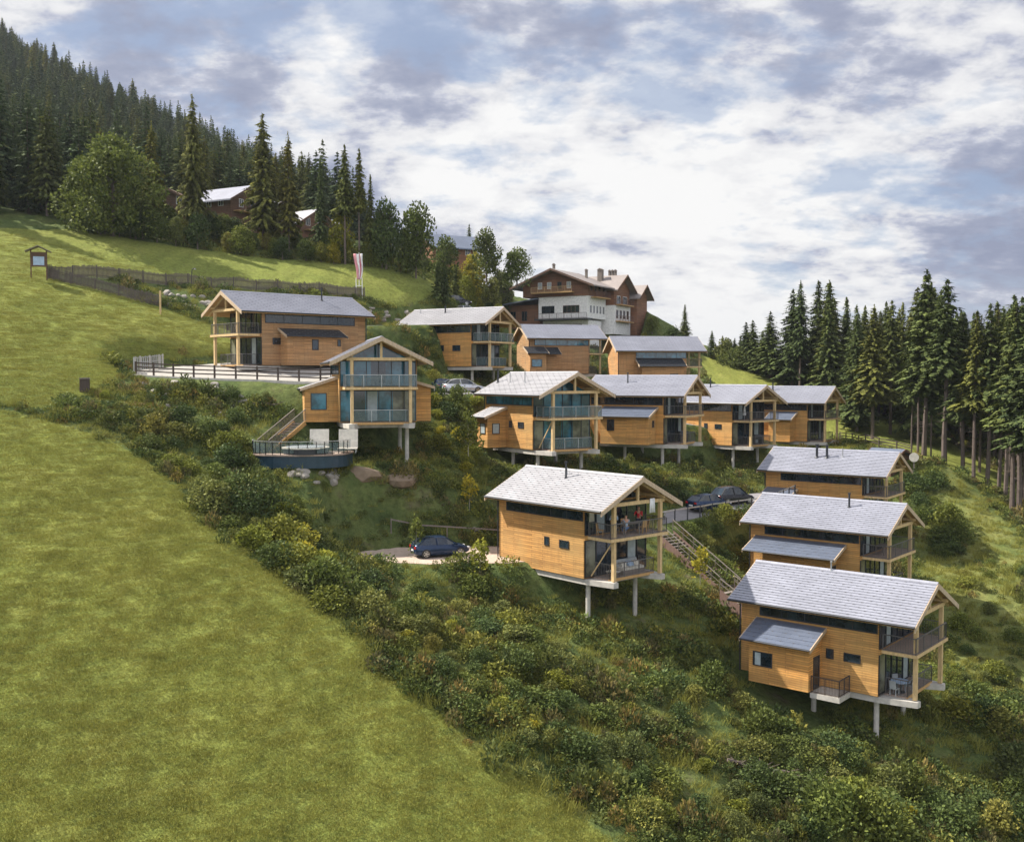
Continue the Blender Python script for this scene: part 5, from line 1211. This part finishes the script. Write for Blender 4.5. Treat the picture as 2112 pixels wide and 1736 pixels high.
def cloth(x0, x1, mat):
    V = []; nz, nxn = 24, 4
    for k in range(nz+1):
        t_ = k/nz; z = 2.1+(top-2.3)*t_; wob = sin(t_*5)*.10; w0 = .35+.65*t_**.6
        for j in range(nxn+1): u = x0+(x1-x0)*j/nxn; V.append((u*w0+wob, -.06-.13*sin(u*9+t_*4), z+.1*abs(u)*t_))
    m = MB(); m.v = V
    for k in range(nz):
        for j in range(nxn): a = k*(nxn+1)+j; m.f.append((a, a+1, a+nxn+2, a+nxn+1))
    o = smooth(m.build('banner_stripe', mat, e)); sm = o.modifiers.new('thickness', 'SOLIDIFY'); sm.thickness = .01
M['pink'] = material('pink_banner_cloth', (.68, .30, .34), .8); M['redcloth2'] = material('faded_red_cloth', (.50, .12, .16), .8)
cloth(-.62, -.2, 'pink'); cloth(-.2, .1, 'white'); cloth(.1, .28, 'redcloth2'); cloth(.28, .58, 'white')
# ------------------------------------------------------------------ hotel and far chalets
def bldg_gable(par, name, x0, x1, y0, y1, ze, rise, mat, ox=.9, oy=.9, th=.22, along='y', soff='oldwood'):
    """pitched roof over a rectangle; ridge along y (gable faces -y) or x"""
    if along == 'y':
        xm = (x0+x1)/2; k = rise/((x1-x0)/2); w_ = (x1-x0)/2+ox; pr = [(xm-w_, ze-ox*k), (xm, ze+rise), (xm+w_, ze-ox*k), (xm+w_, ze-ox*k-th), (xm, ze+rise-th), (xm-w_, ze-ox*k-th)]
        ax_, a, b = 'y', y0-oy, y1+oy
    else:
        ym = (y0+y1)/2; k = rise/((y1-y0)/2); w_ = (y1-y0)/2+oy; pr = [(ym-w_, ze-oy*k), (ym, ze+rise), (ym+w_, ze-oy*k), (ym+w_, ze-oy*k-th), (ym, ze+rise-th), (ym-w_, ze-oy*k-th)]
        ax_, a, b = 'x', x0-ox, x1+ox
    m = MB(); m.prism(pr, ax_, a, b); ro = m.build(name, mat, par)
    for q in (a, b):   # barge boards
        m = MB(); s_ = -1 if q == a else 1
        lo_, hi_ = sorted((q-s_*.02, q+s_*.06)); t2 = .12
        P = [(pr[0][0], pr[0][1]+.03), (pr[1][0], pr[1][1]+.03), (pr[2][0], pr[2][1]+.03), (pr[2][0], pr[3][1]-t2), (pr[4][0], pr[4][1]-t2), (pr[5][0], pr[5][1]-t2)]; m.prism(P, ax_, lo_, hi_); m.build('barge_board', soff, ro)
    return ro
def walls(par, name, x0, x1, y0, y1, z0, z1, mat, rise=0, along='y', inset=.12):
    m = MB()
    if rise and along == 'y': m.prism([(x0, z0), (x1, z0), (x1, z1-inset), ((x0+x1)/2, z1+rise-inset-.14), (x0, z1-inset)], 'y', y0, y1)
    elif rise: m.prism([(y0, z0), (y1, z0), (y1, z1-inset), ((y0+y1)/2, z1+rise-inset-.14), (y0, z1-inset)], 'x', x0, x1)
    else: m.box(x0, x1, y0, y1, z0, z1)
    return m.build(name, mat, par)
# local: x to the right along the front, y into the hill, z up; front wall at y=0
hp = at(1240-30, 690, 174); HB = at(1212, 698, 172)
e = empty('hotel', (HB[0], HB[1], HB[2]), R(-30), label='large hotel with white lower storeys and brown timber gables on the hilltop', cat='hotel')
g0 = -1.6
e.scale = (.93, .93, .95)
W1, D1 = 13.2, 7.6
wl = walls(e, 'lower_wall', -W1+3.2, 0, 0, D1, 5.0-1.4, 6.9+.6, 'plaster')
bs = walls(e, 'basement_wall', -9.6, -.4, 1.0, D1-1, g0-1, 3.3, 'plaster')
m = MB(); m.box(-10.2, .4, -1.3, 1.2, 3.32, 3.58); m.build('terrace_slab', 'anthracite', e)
m = MB(); rail_bars(m, (-10.1, -1.2, 3.58), (.3, -1.2, 3.58), h=.9, vert=.3); m.build('terrace_railing', 'darkwood', e)
uw = walls(e, 'upper_wall', -W1, .12, -.15, D1+.1, 7.52, 9.9, 'siding_red', 2.5)
rf_ = bldg_gable(e, 'roof', -W1, .12, -.3, D1, 9.9, 2.5, 'roof_brown', 1.9, 1.6)
for (x, m_) in ((-9.6, 'white'), (-7.7, 'white'), (-5.6, 'anthracite'), (-3.7, 'white')):
    window(e, 'y', x-.42, x+.42, 8.9, 10.1, (-.15, -1), 'curtain' if m_ == 'white' else 'glass', fr=m_, mull=1, d=.08)
bal = MB(); bal.box(-10.9, -2.6, -1.3, -.16, 8.1, 8.25); bo = bal.build('balcony', 'soffit', e); bal = MB(); rail_bars(bal, (-10.9, -1.25, 8.25), (-2.6, -1.25, 8.25), h=.95, vert=.14); bal.build('balcony_railing', 'beam', bo)
for (x, w2) in ((-8.0, 2.6), (-3.3, 3.3)): window(e, 'y', x-w2/2, x+w2/2, 4.6, 5.9, (0, -1), 'glass', fr='redwood' if x > -5 else 'anthracite', mull=3 if x > -5 else 2, d=.07)
gd = window(e, 'y', -8.6, -1.6, g0+.4, 2.6, (1.0, -1), 'glass_tan', fr='redwood', mull=5, name='garage_door')
for k in range(5):
    y = .8+k*1.35; window(e, 'x', y, y+.8, 4.5, 5.9, (0.0, 1), 'glass', fr='white', mull=1)
for k in range(5): window(e, 'x', 1.3+k*1.05, 1.9+k*1.05, .6, 2.2, (-.4, 1), 'curtain', fr='white', mull=1)
for k in range(4): window(e, 'x', .8+k*1.7, 1.6+k*1.7, 8.4, 9.7, (.12, 1), 'glass', fr='redwood', mull=1)
bal = MB(); bal.box(.13, 1.3, 1.0, 7.0, 7.2, 7.35); bo = bal.build('balcony', 'soffit', e); bal = MB(); rail_bars(bal, (1.25, 1.0, 7.35), (1.25, 7.0, 7.35), h=.95, vert=.16); bal.build('balcony_railing', 'redwood', bo)
# second wing behind, ridge across
walls(e, 'rear_wing_wall', -6.0, 1.6, D1+.2, D1+7.2, 2.0, 9.6, 'siding_red', 2.3, 'x')
bldg_gable(e, 'rear_wing_roof', -6, 1.6, D1+.2, D1+7.2, 9.6, 2.3, 'roof_brown', 1.2, 1.0, along='x')
window(e, 'x', D1+1.4, D1+3, 6.4, 8, (1.6, 1), 'glass', fr='white', mull=1); window(e, 'x', D1+4.2, D1+6, 6.4, 8, (1.6, 1), 'glass', fr='white', mull=1)
walls(e, 'rear_lower_wall', -5.8, 1.75, D1+.05, D1+7.35, 1.0, 6.2, 'plaster')
for k in range(4): window(e, 'x', D1+.8+k*1.6, D1+1.7+k*1.6, 3.9, 5.4, (1.75, 1), 'glass', fr='redwood', mull=1)
walls(e, 'third_wing_wall', -3.0, 2.8, D1+8.0, D1+13, 1.0, 8.6, 'siding_red', 1.9, 'x'); bldg_gable(e, 'third_wing_roof', -3.0, 2.8, D1+8.0, D1+13, 8.6, 1.9, 'roof_brown', 1.1, .9, along='x')
for (y0, y1, z) in ((D1+.6, D1+7, 6.4), (D1+.6, D1+7, 3.4)):
    bal = MB(); bal.box(1.76, 2.7, y0, y1, z-.15, z); bo = bal.build('balcony', 'soffit', e); bal = MB(); rail_bars(bal, (2.65, y0, z), (2.65, y1, z), h=.95, vert=.2); rail_bars(bal, (1.7, y0, z), (2.65, y0, z), h=.95, vert=.2); bal.build('balcony_railing', 'redwood', bo)
# lean-to on the left
walls(e, 'side_wall', -17.2, -W1+3.1, .8, 7.5, 2.0, 6.3, 'siding_red')
m = MB(); m.prism([(-18.4, 6.35), (-9.9, 7.35), (-9.9, 7.15), (-18.4, 6.1)], 'y', -.9, 8.2); m.build('side_roof', 'roof_blue', e)
for x in (-15.8, -13.4): window(e, 'y', x-.6, x+.6, 3.4, 5.2, (.8, -1), 'glass', fr='redwood', mull=1)
for (x, y, z, h_) in ((-3.2, 6, 11.0, 1.5), (-2.2, 10, 11.3, 1.6), (-1.0, 11.5, 11.3, 1.4), (-.4, 11.5, 11.3, 1.4), (.2, 11.5, 11.3, 1.4), (-8, 2.2, 12.0, 1.4)):
    c = MB(); w2 = .45 if x < -1 and x > -3 else .2; c.box(x-w2, x+w2, y-w2, y+w2, z-1.2, z+h_); c.prism([(x-w2-.1, z+h_+.002), (x+w2+.1, z+h_+.002), (x, z+h_+.3)], 'y', y-w2-.1, y+w2+.1); c.build('chimney', 'greywood', rf_)

def far_chalet(px, py, Y, rz, L, Wd, wall_h, rise, roofm, wallm, label, along='x'):
    p = at(px, py, Y); g = G(p[0], p[1]); ex = empty('mountain_chalet', (p[0], p[1], p[2]), R(rz), label=label, cat='chalet', group='old chalets among the trees on the upper left')
    lo_ = min(0, g-p[2])-2.0
    walls(ex, 'wall', -L/2, L/2, -Wd/2, Wd/2, lo_, wall_h, wallm, rise, along)
    bldg_gable(ex, 'roof', -L/2, L/2, -Wd/2, Wd/2, wall_h, rise, roofm, 1.0, 1.0, along=along)
    if along == 'x':
        for x in (-L*.3, 0, L*.28): window(ex, 'y', x-.5, x+.5, .9, 2.1, (-Wd/2, -1), 'glass', fr='white', mull=1)
        for y in (-1.5, 1.0): window(ex, 'x', y-.45, y+.45, .9, 2.1, (L/2, 1), 'glass', fr='white', mull=1)
        bal = MB(); bal.box(L/2+.01, L/2+1.1, -Wd/2+.6, Wd/2-.6, .1, .22); bo = bal.build('balcony', 'soffit', ex); bal = MB(); rail_bars(bal, (L/2+1.05, -Wd/2+.6, .22), (L/2+1.05, Wd/2-.6, .22), h=.9, vert=.2); bal.build('balcony_railing', 'redwood', bo)
    else:
        for x in (-1.5, 1.5): window(ex, 'y', x-.5, x+.5, .9, 2.1, (-Wd/2, -1), 'glass', fr='white', mull=1)
    return ex
far_chalet(468, 447, 158, -28, 8.5, 7.5, 2.2, 2.1, 'roof', 'oldwood', 'old chalet with the largest pale roof among the trees on the upper left')
far_chalet(366, 440, 157, -5, 6.0, 5.5, 1.6, 1.6, 'oldwood', 'oldwood', 'small dark wooden hut left of the largest pale roof', along='y')
far_chalet(545, 461, 164, -25, 5.5, 6, 1.6, 1.7, 'roof_pale', 'oldwood', 'old chalet whose pale roof shows behind the ragged conifers')
far_chalet(622, 483, 163, -35, 6.0, 6, 1.8, 1.8, 'roof_pale', 'siding_red', 'reddish old chalet with a pale roof right of the ragged conifers')
far_chalet(672, 484, 170, -20, 4.5, 4, 1.0, 1.2, 'roof_pale', 'siding_red', 'tiny pale roof just left of the yellow green rounded tree')
far_chalet(922, 540, 184, 28, 8.5, 7, 2.6, 2.1, 'roof_blue', 'siding_red', 'red brown chalet with a blue grey roof between the hill trees and the hotel')
# shed at the end of the upper road, with a round white board
p = at(1832, 938, 117); e = empty('shed', (p[0], p[1], G(p[0], p[1])), R(40), label='small dark shed with a grey gable roof beside the right meadow fence', cat='shed')
walls(e, 'wall', -2.2, 2.2, -1.6, 1.6, -.8, 1.5, 'oldwood', .95, 'y'); bldg_gable(e, 'roof', -2.2, 2.2, -1.6, 1.6, 1.5, .95, 'roof_blue', .5, .5, .12)
p = at(1885, 943, 112); e = empty('round_board', (p[0], p[1], p[2]), R(-25), label='round ivory disc standing at the right end of the shed', cat='disc')
m = MB(); m.tube((0, 0, 0), (0, .12, 0), .5, n=28); m.build('disc', 'cream', e); m = MB(); m.box(-.06, .06, .122, .2, G(p[0], p[1])-p[2]-.3, .5); m.build('post', 'greywood', e)

# ------------------------------------------------------------------ furniture and people on the balconies
def table(loc, rz, lx, ly, label, cloth_=None, h=.74, mat='greywood', group=None):
    e = empty('table', loc, rz, label=label, cat='table', group=group); m = MB(); m.box(-lx/2, lx/2, -ly/2, ly/2, h-.04, h); m.build('table_top', cloth_ or mat, e)
    for x in (-lx/2+.06, lx/2-.12):
        for y in (-ly/2+.06, ly/2-.12): m = MB(); m.box(x, x+.06, y, y+.06, 0.004, h-.041); m.build('leg', mat, e)
def chair(loc, rz, label, mat='soffit', group=None):
    e = empty('chair', loc, rz, label=label, cat='chair', group=group); m = MB(); m.box(-.22, .22, -.22, .22, .42, .47); m.build('seat', mat, e)
    m = MB(); m.prism([(-.22, .471), (-.17, .471), (-.24, .95), (-.28, .95)], 'y', -.21, .21); m.build('backrest', mat, e)
    for x in (-.21, .17):
        for y in (-.21, .17): m = MB(); m.box(x, x+.04, y, y+.04, 0.004, .419); m.build('leg', mat, e)
def barbecue(loc, label):
    e = empty('barbecue', loc, .3, label=label, cat='barbecue'); m = MB(); m.box(-.5, .5, -.3, .3, .55, .85); m.build('fire_box', 'anthracite', e)
    m = MB(); m.prism([(-.3, .851), (.3, .851), (.2, 1.12), (-.2, 1.12)], 'x', -.5, .5); m.build('lid', 'anthracite', e)
    for x in (-.45, .4): m = MB(); m.box(x, x+.05, -.25, .25, 0.004, .549); m.build('leg', 'anthracite', e)
def T(h, x, y, z): return tuple(W_(h, x, y, z))
yw = lambda h, a=0: R(CH[h][3]+a)
UD = 2.885; LD = .045
table(T('E', -.95, .2, UD), yw('E', 90), 2.0, .8, 'table on the upper balcony of the central chalet', 'greywood')
for i, (x, y, a) in enumerate([(-1.5, -.6, 0), (-1.5, .4, 0), (-.45, 1.0, 180), (-.8, 1.7, 240)]): chair(T('E', x, y, UD), yw('E', a), 'wooden chair at the table on the upper balcony of the central chalet', group='chairs on the upper balcony of the central chalet')
chair(T('E', -1.3, -2.3, UD), yw('E', 30), 'brown wicker chair at the left corner of the central chalet upper balcony', 'soffit')
e = empty('lounge_sofa', T('E', -1.35, .7, LD), yw('E'), label='grey lounge sofa with crumpled pale cushions on the central chalet lower balcony', cat='sofa')
m = MB(); m.box(-.4, .4, -1.1, 1.1, 0.004, .3); m.build('base', 'greywood', e); m = MB(); m.prism([(-.4, .301), (.4, .301), (.36, .46), (-.36, .5)], 'y', -1.08, 1.08); m.build('seat', 'cream', e)
m = MB(); m.prism([(-.40, .47), (-.2, .47), (-.35, .95), (-.45, .95)], 'y', -1.08, 1.08); m.build('backrest', 'grey', e)
for y, c in ((-.6, 'cream'), (.1, 'paleblue'), (.7, 'cream')): m = MB(); m.prism([(-.25, .48), (.1, .48), (0, .75), (-.22, .8)], 'y', y-.25, y+.25); m.build('cushion', c, e)
table(T('E', -1.0, -1.3, LD), yw('E', 20), .9, .6, 'low pale table on the central chalet lower balcony', 'cream', .4)
for (h, y, lb, mt_, w2, z0) in [('E', 1.35, 'white towel hanging from the tie beam of the central chalet', 'white', .55, 4.35), ('E', -2.75, 'pale cloth hanging at the left corner of the central chalet upper balcony', 'cream', .45, 3.9)]:
    e = empty('hanging_cloth', T(h, .13 if y > 0 else -1.7, y, z0), yw(h), label=lb, cat='cloth'); V = []
    m = MB()
    for k in range(9): u = k/8; m.v += [(.04*sin(u*14)+0, (u-.5)*w2, 0), (.03*sin(u*14+1), (u-.5)*w2*.92, 1.0 if y > 0 else 1.15)]
    for k in range(8): m.f.append((2*k, 2*k+1, 2*k+3, 2*k+2))
    o = smooth(m.build('cloth', mt_, e)); sm = o.modifiers.new('thickness', 'SOLIDIFY'); sm.thickness = .012
e = empty('bucket', T('F', -1.2, -1.5, LD), yw('F'), label='round table under a pale cover on the lower balcony of the lowest chalet', cat='table'); m = MB(); m.tube((0, 0, .70), (0, 0, .74), .6, n=24); m.build('table_top', 'paleblue', e); m = MB(); m.tube((0, 0, .004), (0, 0, .699), .05, n=8); m.tube((0, 0, .004), (0, 0, .04), .3, n=16); m.build('pedestal', 'anthracite', e); e.name = 'table'
for a in (30, 150, 260): chair(T('F', -1.2+.8*cos(R(a))*.5, -1.5+.85*sin(R(a)), LD), yw('F', a+180), 'chair around the covered round table on the lowest chalet', 'grey', group='chairs around the covered round table')
barbecue(T('6', -1.3, .9, LD), 'black barbecue on the lower balcony of the third middle row chalet'); barbecue(T('5', -1.3, .8, LD), 'black barbecue on the lower balcony of the second middle row chalet')
e = empty('parasol', T('6', -1.2, -1.9, UD), 0, label='folded pale parasol on the upper balcony of the third middle row chalet', cat='parasol'); m = MB(); m.tube((0, 0, .004), (0, 0, 1.9), .03, n=6); m.build('pole', 'steel', e); m = MB(); m.tube((0, 0, .6), (0, 0, 1.8), .2, .05, n=10); m.build('canopy', 'white', e)
table(T('D', -1.1, -.6, UD), yw('D', 90), 1.8, .7, 'long table on the upper balcony of the glass gabled chalet', 'greywood')
table(T('4', -1.1, .3, LD), yw('4', 90), 1.5, .7, 'table on the lower balcony of the leftmost middle row chalet', 'greywood')
table(T('1', -1.2, .2, UD), yw('1', 90), 1.5, .7, 'table on the upper balcony of the terrace chalet', 'darkwood')
for y in (-.7, 1.0): chair(T('1', -.7, y, UD), yw('1', 180), 'chair on the upper balcony of the terrace chalet', 'darkwood', group='chairs on the upper balcony of the terrace chalet')
table(T('G', -1.1, -.6, UD), yw('G', 90), 1.6, .8, 'table on the upper balcony of the chalet with the long annex roof', 'greywood')
table(T('H', -1.1, -.2, UD), yw('H', 90), 1.6, .8, 'table on the upper balcony of the twin chimney chalet', 'greywood')
def skinned(name, J, E, mat, par, sub=2):
    me = bpy.data.meshes.new(name); me.from_pydata([j[:3] for j in J], E, []); me.materials.append(M[mat]); o = bpy.data.objects.new(name, me); COL.objects.link(o); o.parent = par
    sk = o.modifiers.new('skin', 'SKIN'); sk.use_smooth_shade = True
    for i, j in enumerate(J):
        r = j[3] if isinstance(j[3], tuple) else (j[3], j[3]); me.skin_vertices[0].data[i].radius = r
    me.skin_vertices[0].data[0].use_root = True
    ss = o.modifiers.new('sub', 'SUBSURF'); ss.levels = sub; ss.render_levels = sub; return o
def person(loc, rz, label, top='red', legs='navy', arm=(.25, .35), seated=False, hair='hair'):
    e = empty('person', loc, rz, label=label, cat='person'); dz = -.42 if seated else 0
    J = [(0, 0, .96+dz, (.15, .11)), (0, 0, 1.2+dz, (.15, .10)), (0, 0, 1.42+dz, (.17, .09)), (0, 0, 1.5+dz, .055), (0.01, 0, 1.56+dz, .06), (.02, 0, 1.66+dz, (.085, .1)), (.01, 0, 1.75+dz, (.065, .08))]
    E_ = [(0, 1), (1, 2), (2, 3), (3, 4), (4, 5), (5, 6)]
    arms = []
    for s_ in (-1, 1):
        o = len(J); el = (arm[0], s_*.28, 1.14+dz); ha = (arm[0]+.22, s_*.2, 1.14+arm[1]*.4+dz)
        J += [(0, s_*.19, 1.42+dz, .055), (el[0]*.5, s_*.25, 1.28+dz, .045), (*el, .038), (*ha, .027), (ha[0]+.07, ha[1], ha[2]+.01, .032)]; E_ += [(2, o), (o, o+1), (o+1, o+2), (o+2, o+3), (o+3, o+4)]
        for f in range(4): k = len(J); J.append((ha[0]+.15, ha[1]+(f-1.5)*.018, ha[2]-.01, .009)); E_.append((o+4, k))
        k = len(J); J.append((ha[0]+.1, ha[1]-s_*.045, ha[2]+.01, .010)); E_.append((o+4, k))
        arms.append(o)
    for s_ in (-1, 1):
        o = len(J); kn = (.42, s_*.11, .5) if seated else (.03, s_*.11, .5); ft = (.42 if seated else 0, s_*.11, .08)
        J += [(0.0, s_*.10, .9+dz, .085), (*kn, .06), (*ft, .04), (ft[0]+.13, ft[1], .045, .035)]; E_ += [(0, o), (o, o+1), (o+1, o+2), (o+2, o+3)]
    skinned('body', J, E_, 'skin', e)
    a, b = arms
    T_ = [(0, 0, .93+dz, (.165, .125)), (0, 0, 1.2+dz, (.165, .115)), (0, 0, 1.42+dz, (.185, .105)), (0, 0, 1.475+dz, .07)]; ET = [(0, 1), (1, 2), (2, 3)]
    for o in arms: k = len(T_); T_ += [tuple(J[o][:3])+(.07,), tuple(J[o+1][:3])+(.06,), tuple(J[o+2][:3])+(.05,)]; ET += [(2, k), (k, k+1), (k+1, k+2)]
    skinned('shirt', T_, ET, top, e)
    Q = [(0, 0, .95+dz, (.155, .12))]; EQ = []
    for s_ in (-1, 1): k = len(Q); kn = (.42, s_*.11, .5) if seated else (.03, s_*.11, .5); ft = (.42 if seated else 0, s_*.11, .14); Q += [(0, s_*.10, .88+dz, .10), (*kn, .078), (*ft, .06)]; EQ += [(0, k), (k, k+1), (k+1, k+2)]
    skinned('trousers', Q, EQ, legs, e)
    skinned('hair', [(-.01, 0, 1.71+dz, (.09, .1)), (-.03, 0, 1.78+dz, (.07, .08))], [(0, 1)], hair, e)
    return e
person(T('E', -1.1, 1.35, UD), yw('E', -60), 'person in a bright red top standing on the central chalet upper balcony', 'red', 'navy')
person(T('E', -.55, -1.75, UD), yw('E', 150), 'person in a pale blue shirt and jeans standing near the left balcony post', 'paleblue', 'blue', arm=(.1, .1))
person(T('E', -.55, -.55, UD+.05), yw('E', 150), 'seated person in a pale blue shirt right of the left balcony post', 'paleblue', 'blue', seated=True)
# dead wood on the lower slope
def deadwood(px, py, L, label, seed):
    p = hit(px, py); r = random.Random(seed); m = MB(); q = Vector((0, 0, .15)); d = Vector((1, -.25, -.2)).normalized()
    for i in range(6):
        n_ = q+d*L/6+Vector((r.uniform(-.1, .1), r.uniform(-.15, .15), r.uniform(-.05, .12))); m.tube(q, n_, .11*(1-i*.13), .11*(1-(i+1)*.13), 6)
        for _ in range(2): v = Vector((r.uniform(-.3, .9), r.uniform(-.8, .8), r.uniform(-.15, .35))); m.tube(n_, n_+v, .04, .01, 5)
        q = n_
    o = m.build('fallen_branch', 'bark', None); o.location = p; o.location.z += .35; tag(o, label=label, cat='dead branch')
deadwood(1595, 1610, 2.8, 'grey dead branch lying on the slope below the lowest chalet', 1); deadwood(1500, 1590, 2.0, 'thin grey branch left of the larger dead one', 2); deadwood(520, 850, 2.2, 'dark dead root on the stone bank left of the timber stairs', 3)
# ------------------------------------------------------------------ air
m = MB(); m.box(-620, 620, -14, 720, float(Z[(np.abs(xx) < 700) & (yy > -40) & (yy < 800)].min())-3, 230)
hz_ = bpy.data.materials.new('haze_air'); hz_.use_nodes = True; t = NT(hz_.node_tree)
pv = t.n('ShaderNodeVolumePrincipled'); pv.inputs['Color'].default_value = (.80, .87, .97, 1); pv.inputs['Density'].default_value = .00010; pv.inputs['Anisotropy'].default_value = .2
o_ = t.n('ShaderNodeOutputMaterial'); t.nt.links.new(pv.outputs[0], o_.inputs['Volume'])
me = bpy.data.meshes.new('haze'); me.from_pydata(m.v, [], m.f); me.materials.append(hz_); ho = bpy.data.objects.new('haze', me); COL.objects.link(ho); ho['kind'] = 'stuff'
scene.cycles.volume_bounces = 0
